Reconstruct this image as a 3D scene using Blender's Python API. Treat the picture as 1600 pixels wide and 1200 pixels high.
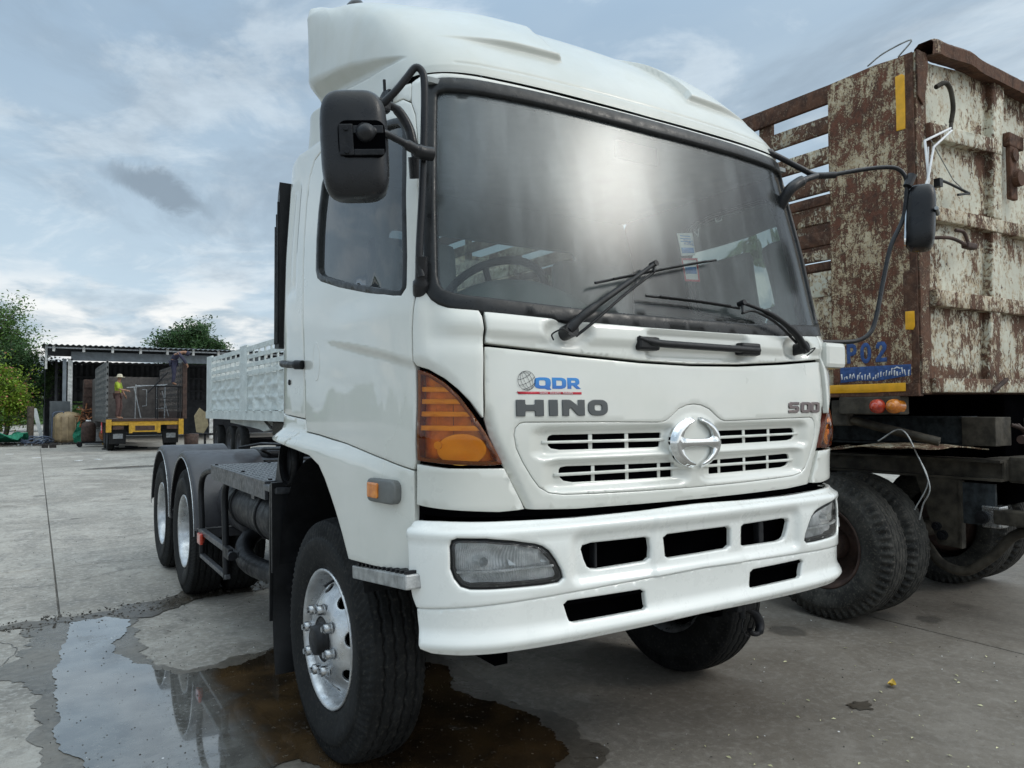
import bpy, bmesh, math, random
import numpy as np
from mathutils import Vector, Matrix, Euler
from mathutils.geometry import delaunay_2d_cdt
for _o in list(bpy.data.objects): bpy.data.objects.remove(_o)
SC = bpy.context.scene
COL = SC.collection
R_ = math.radians
random.seed(7); RNG = np.random.default_rng(7)

# ------------------------------------------------------------------ camera, sky, sun
SC.render.resolution_x, SC.render.resolution_y = 1024, 768
cam = bpy.data.cameras.new('camera'); camo = bpy.data.objects.new('camera', cam); COL.objects.link(camo)
CAM = Vector((-2.2282, -2.1056, 1.5344)); yaw, pitch, roll = 0.5665, 0.0326, -0.0055
cam.sensor_width = 36; cam.lens = 36*1169.09/1600; cam.clip_start = .05; cam.clip_end = 3000
_f = Vector((math.sin(yaw)*math.cos(pitch), math.cos(yaw)*math.cos(pitch), math.sin(pitch)))
_r = Vector((math.cos(yaw), -math.sin(yaw), 0)); _u = _r.cross(_f)
_rr = _r*math.cos(roll)+_u*math.sin(roll); _uu = -_r*math.sin(roll)+_u*math.cos(roll)
_m = Matrix((_rr, _uu, -_f)).transposed().to_4x4(); _m.translation = CAM
camo.matrix_world = _m; SC.camera = camo

SUN = Vector((.583, -.593, .556)).normalized()
W = bpy.data.worlds.new('World'); SC.world = W; W.use_nodes = True
wn, wl = W.node_tree.nodes, W.node_tree.links
for n in list(wn): wn.remove(n)
def wN(t, **k):
    n = wn.new(t)
    for a, b in k.items(): setattr(n, a, b)
    return n
def wmath(op, a, b=None, c=None):
    n = wN('ShaderNodeMath', operation=op)
    for i, v in enumerate((a, b, c)):
        if v is None: continue
        if hasattr(v, 'links'): wl.new(v, n.inputs[i])
        else: n.inputs[i].default_value = v
    return n.outputs[0]
def wsm(v, a, b):
    n = wN('ShaderNodeMapRange', interpolation_type='SMOOTHSTEP'); wl.new(v, n.inputs[0])
    n.inputs[1].default_value = a; n.inputs[2].default_value = b
    return n.outputs[0]
def wmix(f, a, b):
    n = wN('ShaderNodeMix', data_type='RGBA')
    for i, v in ((0, f), (6, a), (7, b)):
        if hasattr(v, 'links'): wl.new(v, n.inputs[i])
        else: n.inputs[i].default_value = v if i == 0 else (*v, 1)
    return n.outputs[2]
tc = wN('ShaderNodeTexCoord'); sep = wN('ShaderNodeSeparateXYZ'); wl.new(tc.outputs['Generated'], sep.inputs[0])
X, Y, Z = sep.outputs
sky = wN('ShaderNodeTexSky', sky_type='NISHITA', sun_disc=False)
sky.sun_elevation = math.asin(SUN.z); sky.sun_rotation = math.atan2(SUN.x, SUN.y); sky.dust_density = 2
# flat cloud sheet: project the direction on a plane high above
zc = wmath('MAXIMUM', wmath('ADD', Z, .10), .03)
u = wmath('DIVIDE', X, zc); v = wmath('DIVIDE', Y, zc)
cmb = wN('ShaderNodeCombineXYZ'); wl.new(u, cmb.inputs[0]); wl.new(v, cmb.inputs[1])
def wnoise(sc, det, rough, dist, loc=(0, 0, 0), vec=None, scl=(1, 1, 1), rot=0):
    mp = wN('ShaderNodeMapping'); wl.new(vec or cmb.outputs[0], mp.inputs[0])
    mp.inputs['Location'].default_value = loc; mp.inputs['Scale'].default_value = scl; mp.inputs['Rotation'].default_value = (0, 0, rot)
    n = wN('ShaderNodeTexNoise'); wl.new(mp.outputs[0], n.inputs['Vector'])
    n.inputs['Scale'].default_value = sc; n.inputs['Detail'].default_value = det
    n.inputs['Roughness'].default_value = rough; n.inputs['Distortion'].default_value = dist
    return n.outputs[0]
big = wnoise(.55, 6, .55, .3, (3.1, 1.2, 0), scl=(1, .55, 1), rot=.5)
fine = wnoise(2.1, 11, .62, .5, (7.3, 2.2, 0), scl=(1, .75, 1), rot=.7)
dark = wnoise(.9, 8, .6, .5, (1.7, 9.4, 3), scl=(1, .7, 1), rot=.2)
elev = wsm(Z, .0, .55)
base = wmix(elev, (.64, .79, .90), (.335, .47, .625))
c1 = wmix(wsm(big, .38, .66), base, (.49, .62, .74))
c2 = wmix(wmath('MULTIPLY', wsm(fine, .46, .62), .58), c1, (.78, .88, .95))
c3 = wmix(wmath('MULTIPLY', wsm(dark, .50, .68), .64), c2, (.31, .395, .485))
# heaped cloud bank low over the horizon
cu = wnoise(4.6, 10, .55, .15, (2.6, 4.4, 1.0), vec=tc.outputs['Generated'], scl=(1, 1, 2.6))
cu2 = wnoise(9.0, 8, .55, .2, (5.0, 1.0, 3.0), vec=tc.outputs['Generated'], scl=(1, 1, 3.0))
bank = wmath('MULTIPLY', wsm(cu, .42, .50), wmath('SUBTRACT', 1.0, wsm(Z, .11, .19)))
cucol = wmix(wsm(cu2, .40, .58), (.50, .61, .70), (1.02, 1.03, 1.02))
c4 = wmix(bank, c3, cucol)
# one grey cloud floating above the yard
dv = Vector((.118, .956, .266)).normalized()
def wdot(d):
    n = wN('ShaderNodeVectorMath', operation='DOT_PRODUCT'); wl.new(tc.outputs['Generated'], n.inputs[0]); n.inputs[1].default_value = d
    return n.outputs['Value']
gx = wdot((dv.y, -dv.x, 0)); gy = wdot(Vector((dv.y, -dv.x, 0)).cross(dv))
wob = wmath('MULTIPLY', wmath('SUBTRACT', wnoise(14, 6, .6, .5, vec=tc.outputs['Generated']), .5), .09)
gxx = wmath('DIVIDE', gx, .066); gyy = wmath('DIVIDE', wmath('ADD', wmath('ADD', gy, wmath('MULTIPLY', gx, .28)), wob), .024)
rr = wmath('SQRT', wmath('ADD', wmath('MULTIPLY', gxx, gxx), wmath('MULTIPLY', gyy, gyy)))
grey = wmath('MULTIPLY', wmath('SUBTRACT', 1.0, wsm(rr, .45, 1.05)), wmath('GREATER_THAN', wdot(dv), 0.5))
c5 = wmix(wmath('MULTIPLY', grey, .85), c4, (.27, .34, .41))
# thin cloud round the veiled sun
ds = wmath('MAXIMUM', wdot(SUN), 0.0)
gl = wmath('ADD', wmath('MULTIPLY', wmath('POWER', ds, 320), 7.0), wmath('ADD', wmath('MULTIPLY', wmath('POWER', ds, 36), .6), wmath('MULTIPLY', wmath('POWER', ds, 5), .75)))
gl = wmath('MULTIPLY', gl, wmath('ADD', .45, wmath('MULTIPLY', fine, 1.1)))
gcol = wN('ShaderNodeMix', data_type='RGBA', blend_type='ADD'); gcol.inputs[0].default_value = 1
glc = wN('ShaderNodeVectorMath', operation='SCALE'); glc.inputs[0].default_value = (1, .96, .88); wl.new(gl, glc.inputs['Scale'])
wl.new(c5, gcol.inputs[6]); wl.new(glc.outputs[0], gcol.inputs[7])
up10 = wN('ShaderNodeVectorMath', operation='SCALE'); wl.new(gcol.outputs[2], up10.inputs[0]); up10.inputs['Scale'].default_value = 10
# an overcast sky grows brighter towards the zenith
lift = wmath('ADD', .92, wmath('MULTIPLY', wsm(Z, .40, .90), 1.5))
cie = wN('ShaderNodeVectorMath', operation='SCALE'); wl.new(up10.outputs[0], cie.inputs[0]); wl.new(lift, cie.inputs['Scale'])
white = wmix(wmath('MULTIPLY', wsm(Z, .40, .9), .6), (1, 1, 1), (1.10, 1.0, .86))
cw = wN('ShaderNodeVectorMath', operation='MULTIPLY'); wl.new(cie.outputs[0], cw.inputs[0]); wl.new(white, cw.inputs[1])
final = wmix(.93, sky.outputs[0], cw.outputs[0])
bg = wN('ShaderNodeBackground'); wl.new(final, bg.inputs[0]); bg.inputs[1].default_value = .1
wo = wN('ShaderNodeOutputWorld'); wl.new(bg.outputs[0], wo.inputs[0])
sl = bpy.data.lights.new('sun', 'SUN'); slo = bpy.data.objects.new('sun', sl); COL.objects.link(slo)
sl.energy = .26; sl.angle = R_(10); sl.color = (1, .96, .9)
slo.rotation_euler = (-SUN).to_track_quat('-Z', 'Y').to_euler(); slo.location = SUN*60
vs = SC.view_settings; vs.view_transform = 'Standard'; vs.look = 'None'; vs.gamma = 1; vs.use_curve_mapping = False; vs.exposure = 0.10
try: SC.cycles.max_bounces = 8; SC.cycles.transparent_max_bounces = 12
except Exception: pass

# ------------------------------------------------------------------ material helpers
class NT:
    def __init__(s, name):
        s.m = bpy.data.materials.new(name); s.m.use_nodes = True; s.t = s.m.node_tree; s.n = s.t.nodes; s.l = s.t.links
        s.b = s.n['Principled BSDF']; s.out = s.n['Material Output']
        s.tc = s.n.new('ShaderNodeTexCoord').outputs['Object']
    def new(s, t, **k):
        n = s.n.new(t)
        for a, b in k.items(): setattr(n, a, b)
        return n
    def put(s, sock, v):
        if hasattr(v, 'links'): s.l.new(v, sock)
        elif isinstance(v, (tuple, list)) and len(v) == 3 and sock.type == 'RGBA': sock.default_value = (*v, 1)
        else: sock.default_value = v
    def math(s, op, a, b=None, c=None, clamp=False):
        n = s.new('ShaderNodeMath', operation=op, use_clamp=clamp)
        for i, v in enumerate((a, b, c)):
            if v is not None: s.put(n.inputs[i], v)
        return n.outputs[0]
    def map(s, v, a, b, c=0, d=1, smooth=True):
        n = s.new('ShaderNodeMapRange', interpolation_type='SMOOTHSTEP' if smooth else 'LINEAR')
        s.put(n.inputs[0], v)
        for i, x in zip((1, 2, 3, 4), (a, b, c, d)): n.inputs[i].default_value = x
        return n.outputs[0]
    def noise(s, sc=5, det=4, rough=.55, dist=0, scl=(1, 1, 1), loc=(0, 0, 0), rot=(0, 0, 0)):
        mp = s.new('ShaderNodeMapping'); s.l.new(s.tc, mp.inputs[0]); mp.inputs['Scale'].default_value = scl
        mp.inputs['Location'].default_value = loc; mp.inputs['Rotation'].default_value = rot
        n = s.new('ShaderNodeTexNoise'); s.l.new(mp.outputs[0], n.inputs['Vector'])
        for k, v in (('Scale', sc), ('Detail', det), ('Roughness', rough), ('Distortion', dist)): n.inputs[k].default_value = v
        return n.outputs[0]
    def mix(s, f, a, b, blend='MIX'):
        n = s.new('ShaderNodeMix', data_type='RGBA', blend_type=blend)
        s.put(n.inputs[0], f); s.put(n.inputs[6], a); s.put(n.inputs[7], b)
        return n.outputs[2]
    def xyz(s):
        n = s.new('ShaderNodeSeparateXYZ'); s.l.new(s.tc, n.inputs[0]); return n.outputs
    def bump(s, h, st=.3, d=.01):
        n = s.new('ShaderNodeBump'); n.inputs['Strength'].default_value = st; n.inputs['Distance'].default_value = d
        s.put(n.inputs['Height'], h); s.l.new(n.outputs[0], s.b.inputs['Normal'])
    def set(s, **k):
        al = {'col': 'Base Color', 'rough': 'Roughness', 'metal': 'Metallic', 'coat': 'Coat Weight', 'coatr': 'Coat Roughness', 'spec': 'Specular IOR Level', 'trans': 'Transmission Weight', 'ior': 'IOR', 'alpha': 'Alpha', 'em': 'Emission Color', 'es': 'Emission Strength'}
        for a, v in k.items(): s.put(s.b.inputs[al[a]], v)
        return s
M = {}
def simple(name, col, rough=.5, metal=0, coat=0, var=.25, sc=6, bump=0, bsc=60, rv=.12, spec=.5):
    """plain surface with gentle mottling and wear so that nothing is flat"""
    t = NT(name); n = t.noise(sc, 6, .6)
    dk = tuple(c*(1-var) for c in col); lt = tuple(min(1, c*(1+var*.6)) for c in col)
    t.set(spec=spec, col=t.mix(t.map(n, .3, .7), dk, lt), metal=metal, coat=coat, rough=t.map(t.noise(sc*2.3, 5), .3, .7, max(.02, rough-rv), min(1, rough+rv)))
    if bump: t.bump(t.noise(bsc, 4, .6), bump, .005)
    M[name] = t.m; return t
# white truck paint
t = NT('white_paint'); n1 = t.noise(2.2, 5, .6); n2 = t.noise(9, 6, .65, scl=(1, 1, .25)); n3 = t.noise(300, 2)
c = t.mix(t.map(n1, .35, .7), (.64, .645, .595), (.69, .69, .645)); c = t.mix(t.map(n2, .58, .8, 0, .30), c, (.56, .56, .51))
c = t.mix(t.map(n3, .72, .80, 0, .35), c, (.42, .40, .35))
t.set(col=c, rough=t.map(n1, .3, .7, .26, .38), coat=.9, coatr=.035, spec=.5); t.bump(t.noise(1.2, 2, .5), .025, .03); M['white_paint'] = t.m
t = NT('fairing_paint'); n1 = t.noise(2.0, 5, .6); n2 = t.noise(7, 6, .7, scl=(1, 1, .2))
c = t.mix(t.map(n1, .35, .7), (.50, .51, .465), (.56, .565, .52)); c = t.mix(t.map(n2, .5, .8, 0, .38), c, (.52, .51, .44))
t.set(col=c, rough=t.map(n2, .3, .7, .34, .5), coat=.45, coatr=.16); t.bump(t.noise(1.5, 2, .5), .03, .03); M['fairing_paint'] = t.m
t = NT('bumper_paint'); n1 = t.noise(3, 5, .6); n2 = t.noise(14, 6, .7); n3 = t.noise(260, 2)
c = t.mix(t.map(n1, .35, .7), (.76, .775, .745), (.81, .82, .79)); c = t.mix(t.map(n3, .74, .8, 0, .5), c, (.4, .4, .38))
t.set(col=c, rough=t.map(n2, .3, .7, .24, .36), coat=.7, coatr=.08); t.bump(t.noise(1.5, 2, .5), .03, .02); M['bumper_paint'] = t.m
simple('black_plastic', (.012, .0125, .014), .40, spec=.28, var=.3, sc=12, bump=.25, bsc=220)
simple('mirror_plastic', (.016, .0165, .019), .33, spec=.35, var=.2, sc=8, bump=.12, bsc=260)
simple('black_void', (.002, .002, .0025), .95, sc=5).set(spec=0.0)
simple('dark_steel', (.014, .0145, .017), .48, spec=.3, metal=.2, var=.5, sc=9, bump=.5, bsc=50)
simple('fender_plastic', (.042, .042, .047), .40, spec=.45, var=.22, sc=5, bump=.12, bsc=90, rv=.08)
simple('deck_paint', (.075, .078, .085), .40, metal=.2, var=.4, sc=14, bump=.3, bsc=90)
simple('seal_rubber', (.016, .017, .018), .36, spec=.35, var=.35, sc=14, bump=.15)
simple('interior_grey', (.30, .32, .32), .75, var=.25, sc=5)
simple('interior_dark', (.045, .05, .053), .7, var=.25, sc=7)
simple('dash_teal', (.17, .21, .21), .6, var=.15, sc=7)
simple('steel_bright', (.55, .56, .57), .30, metal=1, var=.35, sc=16, bump=.3, bsc=120)
simple('wheel_silver', (.58, .59, .60), .36, metal=.85, var=.30, sc=11, bump=.35, bsc=70, rv=.14)
simple('step_alloy', (.42, .43, .43), .45, metal=.7, var=.35, sc=20, bump=.3)
t = NT('chrome'); t.set(col=(.78, .80, .81), metal=1, rough=t.map(t.noise(30, 4), .3, .8, .04, .16)); M['chrome'] = t.m
t = NT('badge_grey'); t.set(col=(.075, .082, .085), metal=.3, rough=.34, coat=.3); M['badge_grey'] = t.m
t = NT('dark_chrome'); t.set(col=(.16, .13, .13), metal=1, rough=.12); M['dark_chrome'] = t.m
t = NT('decal_blue'); z = t.xyz()[2]; t.set(col=t.mix(t.map(z, 1.585, 1.65), (.01, .10, .42), (.015, .23, .60)), rough=.3, coat=.4); M['decal_blue'] = t.m
simple('decal_black', (.02, .02, .035), .35); simple('decal_red', (.50, .015, .035), .35, var=.1); simple('decal_white', (.75, .75, .75), .4, var=.1)
# rubber
def rubber(name, a, b, dust):
    t = NT(name); n = t.noise(9, 6, .65); n2 = t.noise(70, 4, .6)
    c = t.mix(t.map(n, .35, .7), a, b); c = t.mix(t.map(n2, .5, .8, 0, dust), c, (.16, .145, .12))
    t.set(col=c, rough=t.map(n, .3, .7, .5, .8), spec=.12); t.bump(t.noise(160, 3), .35, .003); M[name] = t.m
rubber('tyre_rubber', (.010, .0105, .011), (.022, .0225, .023), .22)
rubber('tyre_dusty', (.028, .028, .027), (.07, .068, .062), .8)
# amber lens
t = NT('amber_solid'); t.set(col=t.mix(t.map(t.noise(25, 3), .3, .7), (.55, .15, .010), (.82, .28, .03)), rough=.18, coat=.8); M['amber_solid'] = t.m
t = NT('amber_bright'); t.set(col=(1.0, .60, .09), rough=.2, coat=.6); M['amber_bright'] = t.m
t = NT('red_lens'); t.set(col=t.mix(t.map(t.noise(40, 3), .3, .7), (.42, .03, .02), (.70, .09, .04)), rough=.2, coat=.8); M['red_lens'] = t.m
simple('facet_silver', (.80, .83, .84), .22, metal=.2, var=.1)
# glass with dust film; base paints in grey sky haze towards the upper left
def glass(name, tint, ior, dust, dcol, streak=(1, 1, .12), base=.0, rough=.015):
    t = NT(name); t.n.remove(t.b)
    tr = t.new('ShaderNodeBsdfTransparent'); tr.inputs[0].default_value = (*tint, 1)
    gs = t.new('ShaderNodeBsdfGlossy'); gs.inputs['Roughness'].default_value = rough; gs.inputs[0].default_value = (1, 1, 1, 1)
    gw = t.new('ShaderNodeBsdfGlossy'); gw.inputs['Roughness'].default_value = .30; gw.inputs[0].default_value = (*dcol, 1)
    df = t.new('ShaderNodeBsdfDiffuse'); df.inputs[0].default_value = (*dcol, 1)
    dd = t.new('ShaderNodeMixShader'); dd.inputs[0].default_value = .5; t.l.new(df.outputs[0], dd.inputs[1]); t.l.new(gw.outputs[0], dd.inputs[2])
    fr = t.new('ShaderNodeFresnel'); fr.inputs['IOR'].default_value = ior
    mx = t.new('ShaderNodeMixShader'); t.l.new(fr.outputs[0], mx.inputs[0]); t.l.new(tr.outputs[0], mx.inputs[1]); t.l.new(gs.outputs[0], mx.inputs[2])
    n = t.map(t.noise(7, 7, .65, .2, scl=streak), .35, .72, dust*.15, dust*1.25); n = t.math('ADD', n, t.map(t.noise(1.3, 3), .3, .7, 0, dust*.35))
    if base:
        x = t.xyz()[0]; z_ = t.xyz()[2]; n = t.math('ADD', n, t.math('MULTIPLY', t.map(t.math('ADD', x, t.math('MULTIPLY', t.noise(1.6, 3), .5)), -.1, .9, base, 0), t.map(z_, 2.1, 2.5, .35, 1)))
    m2 = t.new('ShaderNodeMixShader'); t.l.new(n, m2.inputs[0]); t.l.new(mx.outputs[0], m2.inputs[1]); t.l.new(dd.outputs[0], m2.inputs[2])
    t.l.new(m2.outputs[0], t.out.inputs[0]); M[name] = t.m
glass('windscreen_glass', (.66, .73, .70), 1.38, .12, (.34, .37, .38), rough=.17, base=.22)
glass('side_glass', (.42, .48, .48), 1.85, .10, (.30, .32, .33))
glass('lamp_glass', (.95, .96, .96), 1.45, .05, (.6, .6, .6), streak=(60, 60, .5))
glass('amber_lens', (1.0, .72, .28), 1.45, .03, (.55, .25, .12), streak=(20, 20, 20))
# reflector with fluting
t = NT('reflector'); wv = t.new('ShaderNodeTexWave', bands_direction='X'); t.l.new(t.tc, wv.inputs[0]); wv.inputs['Scale'].default_value = 38; wv.inputs['Distortion'].default_value = .4
t.set(col=t.mix(t.map(t.noise(14, 4), .35, .65), (.55, .56, .56), (.95, .95, .95)), metal=.0, rough=.15); t.bump(wv.outputs[1], .5, .004); M['reflector'] = t.m

# rusty painted steel of the old trailer
def rusty(name, thr, paint=(.40, .42, .36), streaky=1, dark=(.050, .026, .018), sc=1, rails=False, warm=1):
    t = NT(name)
    big = t.noise(1.7*sc, 6, .6, .3); med = t.noise(9*sc, 8, .68, .6); st = t.noise(13*sc, 7, .7, .3, scl=(1, 1, .16)); scr = t.noise(26*sc, 6, .72, 2.6, scl=(1, .8, .6), rot=(.5, .3, .2))
    spots = t.noise(34*sc, 4, .55)
    v = t.math('ADD', t.math('MULTIPLY', big, .7), t.math('ADD', t.math('MULTIPLY', med, .55), t.math('MULTIPLY', st, .55*streaky)))
    v = t.math('ADD', v, t.math('MULTIPLY', scr, .85))
    tot = .7+.55+.55*streaky+.85; v = t.math('DIVIDE', v, tot)
    if rails:   # rust gathers under the rails, along the posts and at the bottom seam
        x_, y_, z_ = t.xyz()
        for q, w_, c_ in ((3.30, .10, .035), (2.75, .12, .04), (2.20, .10, .035), (1.74, .06, .05), (3.83, .10, .04)):
            g_ = t.math('POWER', 2.718, t.math('MULTIPLY', t.math('POWER', t.math('DIVIDE', t.math('SUBTRACT', z_, q), w_), 2), -1)); v = t.math('ADD', v, t.math('MULTIPLY', g_, c_))
        for q in (1.0, .2, 2.1):
            g_ = t.math('POWER', 2.718, t.math('MULTIPLY', t.math('POWER', t.math('DIVIDE', t.math('SUBTRACT', x_, q), .09), 2), -1)); v = t.math('ADD', v, t.math('MULTIPLY', g_, .022))
    m = t.map(v, thr-.016, thr+.016)
    m2 = t.map(t.math('ADD', v, t.math('MULTIPLY', t.math('SUBTRACT', spots, .5), .3)), thr-.075, thr+.02)
    rust = t.mix(t.map(med, .35, .65), dark, (.125*warm, .060, .036))
    rust = t.mix(t.map(scr, .50, .66, 0, .7), rust, (.19, .125, .09))
    pc = t.mix(t.map(t.noise(3*sc, 6, .6), .35, .7), paint, tuple(min(1, c*1.28) for c in paint))
    stain = t.mix(t.map(m2, 0, 1, 0, .62), pc, (.38, .25, .12))
    c = t.mix(m, stain, rust)
    spk = t.map(spots, .66, .69); c = t.mix(spk, c, (.07, .04, .03))
    t.set(col=c, rough=t.map(m, 0, 1, .5, .85), spec=.3)
    t.bump(t.math('ADD', t.math('MULTIPLY', m, -.6), t.math('ADD', t.math('MULTIPLY', big, 1.6), t.math('MULTIPLY', spots, .25))), .5, .012); M[name] = t.m
rusty('rust_panel', .500, (.48, .44, .34)); rusty('rust_scratched', .486, streaky=1.0, paint=(.46, .39, .27), sc=1.9, warm=1.25); rusty('rust_heavy', .47, (.36, .34, .27), .6); rusty('rust_light', .538, (.52, .51, .42), sc=.8, rails=True); rusty('rust_full', .41, (.26, .20, .15), .5)
simple('yellow_strip', (.80, .40, .012), .45, var=.12, sc=20); simple('sign_blue', (.035, .09, .27), .6, var=.35, sc=30)
simple('chassis_grime', (.060, .052, .040), .75, spec=.3, var=.6, sc=8, bump=.6, bsc=40)
simple('chassis_blue', (.028, .034, .038), .7, spec=.3, var=.7, sc=14, bump=.6, bsc=60)
# yard trailer white-green steel
t = NT('mint_steel'); n = t.noise(2.2, 6, .6); n2 = t.noise(6, 5, .6, .4)
c = t.mix(t.map(n, .35, .7), (.52, .565, .555), (.64, .685, .67)); c = t.mix(t.map(n2, .66, .8, 0, .35), c, (.36, .34, .29)); t.set(col=c, rough=.5); t.bump(t.noise(5, 4, .5, .8), .7, .06); M['mint_steel'] = t.m
simple('bed_steel', (.085, .075, .070), .7, var=.35, sc=4, bump=.4, bsc=20); simple('bed_grid', (.12, .125, .125), .6, var=.3, sc=6)
simple('rust_brown', (.060, .034, .026), .8, var=.5, sc=8, bump=.5, bsc=30); simple('yellow_paint', (.50, .29, .025), .5, var=.25, sc=9); simple('red_paint', (.45, .03, .04), .5)
simple('galv', (.38, .40, .42), .45, metal=.5, var=.3, sc=12); simple('post_paint', (.55, .56, .55), .6, var=.35, sc=6)
simple('shed_dark', (.055, .060, .070), .75, var=.3, sc=3); simple('shed_roof', (.17, .19, .20), .55, metal=.3, var=.3, sc=4); simple('shed_grey', (.20, .23, .26), .6, var=.25, sc=3)
simple('skin', (.30, .16, .10), .6, var=.1); simple('cloth_navy', (.03, .03, .06), .85, var=.3); simple('cloth_khaki', (.34, .28, .17), .85); simple('cloth_hiviz', (.34, .44, .03), .7); simple('cloth_brown', (.10, .055, .05), .85); simple('straw', (.55, .50, .38), .8); simple('cloth_grey', (.33, .33, .34), .85)
simple('green_mesh', (.02, .22, .13), .8, var=.4, sc=14); simple('lamp_rim_red', (.16, .025, .012), .3, coat=.5); simple('marker_grey', (.14, .145, .14), .5)
simple('beige_tank', (.42, .31, .18), .6, var=.35, sc=3); simple('grey_panel', (.10, .115, .125), .6, var=.25, sc=3)
simple('orange_rust', (.30, .12, .05), .8, var=.7, sc=8, bump=.5, bsc=20); simple('blue_grey', (.10, .13, .19), .55, var=.3); simple('white_plastic', (.62, .66, .66), .5, var=.15); simple('leaf_yellow', (.62, .40, .04), .6); simple('leaf_pale', (.62, .60, .36), .7, var=.3, sc=30)
simple('bark', (.10, .08, .06), .9, var=.4, sc=9, bump=.6, bsc=20); simple('gravel', (.075, .068, .058), .9, var=.6, sc=30); simple('soot', (.035, .03, .028), .9)
def leafm(name, a, b, c3=None):
    t = NT(name); oi = t.new('ShaderNodeNewGeometry'); r = oi.outputs['Random Per Island']
    c = t.mix(r, a, b); c = t.mix(t.map(t.noise(.9, 3), .42, .6, 0, .7), c, tuple(x*.55 for x in a))
    if c3: c = t.mix(t.map(r, .93, .95), c, c3)
    t.set(col=c, rough=.5, spec=.3)
    tl = t.new('ShaderNodeBsdfTranslucent'); t.l.new(c, tl.inputs[0]); mx = t.new('ShaderNodeMixShader'); mx.inputs[0].default_value = .3
    t.l.new(t.b.outputs[0], mx.inputs[1]); t.l.new(tl.outputs[0], mx.inputs[2]); t.l.new(mx.outputs[0], t.out.inputs[0]); M[name] = t.m
leafm('leaf_dark', (.045, .10, .04), (.11, .20, .07)); leafm('leaf_mid', (.07, .15, .035), (.17, .29, .07)); leafm('leaf_bush', (.13, .24, .025), (.36, .50, .06), (.50, .20, .13)); leafm('leaf_far', (.06, .12, .04), (.14, .24, .07))

# concrete yard
def concrete(name, wet=0.0, tint=(1, 1, 1)):
    t = NT(name)
    a = t.noise(.35, 6, .6, .4); b = t.noise(1.9, 8, .65, .5); f = t.noise(24, 6, .7); g = t.noise(140, 3, .6); sw = t.noise(1.1, 6, .6, 1.2, scl=(1, .35, 1), rot=(0, 0, .6))
    lo = (.238, .216, .185); hi = (.370, .342, .298)
    c = t.mix(t.map(a, .38, .62), lo, hi); k5 = t.noise(4.2, 9, .72, 1.6, scl=(1, .5, 1), rot=(0, 0, .5)); c = t.mix(t.map(k5, .48, .62, 0, .50), c, (.15, .14, .125)); c = t.mix(t.map(b, .42, .72, 0, .75), c, (.43, .405, .365)); c = t.mix(t.map(sw, .50, .66, 0, .50), c, (.165, .155, .140))
    c = t.mix(t.map(b, .20, .40, .75, 0), c, (.11, .10, .092))
    h = t.noise(7, 8, .72, .8); c = t.mix(t.map(h, .50, .62, 0, .38), c, (.17, .16, .145)); c = t.mix(t.map(h, .36, .44, .42, 0), c, (.47, .45, .41)); c = t.mix(t.map(f, .48, .66, 0, .5), c, (.50, .48, .44)); c = t.mix(t.map(f, .34, .42, .5, 0), c, (.12, .11, .10)); c = t.mix(t.map(g, .60, .70, 0, .6), c, (.09, .085, .078)); c = t.mix(t.map(g, .26, .36, .5, 0), c, (.34, .33, .30))
    scr = t.noise(3.0, 7, .75, .3, scl=(.25, 4.0, 1), rot=(0, 0, -.75)); c = t.mix(t.map(scr, .66, .76, 0, .45), c, (.50, .485, .45))
    # oil-dark zone beside the parked vehicles (old drips and soil tracked there)
    x, y, z = t.xyz()
    oil = t.map(t.math('ADD', x, t.math('MULTIPLY', b, 1.6)), -.2, 1.7); oil2 = t.map(t.math('ADD', y, t.math('MULTIPLY', a, 5)), 9.5, 3.0)
    of = t.math('MULTIPLY', t.math('MULTIPLY', oil, oil2), .64); c = t.mix(of, c, (.098, .080, .062))
    sp = t.new('ShaderNodeTexVoronoi'); t.l.new(t.tc, sp.inputs[0]); sp.inputs['Scale'].default_value = .9
    dr = t.math('ADD', sp.outputs['Distance'], t.math('MULTIPLY', t.math('SUBTRACT', b, .5), .35)); c = t.mix(t.map(dr, .05, .11, .62, 0), c, (.045, .040, .035))
    if wet: c = t.mix(1.0, c, tuple(wet*k for k in tint), 'MULTIPLY')
    t.set(col=c, rough=(t.map(b, .3, .7, .18, .5) if wet else t.map(b, .3, .7, .62, .9)), spec=.5 if wet else .3)
    t.bump(t.math('ADD', t.math('ADD', t.math('MULTIPLY', f, .6), t.math('MULTIPLY', g, .5)), t.math('MULTIPLY', b, 1.4)), .22 if wet else .42, .010); M[name] = t.m
concrete('concrete'); concrete('concrete_wet', .44, (1, .95, .88)); concrete('mud', .30, (1, .9, .78))
t = NT('puddle_water'); n = t.noise(3.5, 6, .6, .5); n2 = t.noise(40, 4, .6)
x, y, z = t.xyz()
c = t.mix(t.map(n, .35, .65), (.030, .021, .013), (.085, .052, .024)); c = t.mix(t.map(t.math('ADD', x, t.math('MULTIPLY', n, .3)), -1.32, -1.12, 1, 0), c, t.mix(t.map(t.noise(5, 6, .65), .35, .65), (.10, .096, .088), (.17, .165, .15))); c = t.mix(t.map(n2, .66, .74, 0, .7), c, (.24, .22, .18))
isl = t.map(t.noise(2.3, 6, .6, .3), .60, .68)
c = t.mix(isl, c, (.10, .092, .08))
t.set(col=c, rough=t.math('ADD', t.map(n2, .55, .72, .05, .30), t.math('MULTIPLY', isl, .3)), spec=.8, coat=.9, coatr=.02); t.bump(t.math('ADD', t.math('MULTIPLY', t.noise(9, 4), .5), t.math('MULTIPLY', t.map(n2, .55, .8), 1)), .10, .006); M['puddle_water'] = t.m

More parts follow.
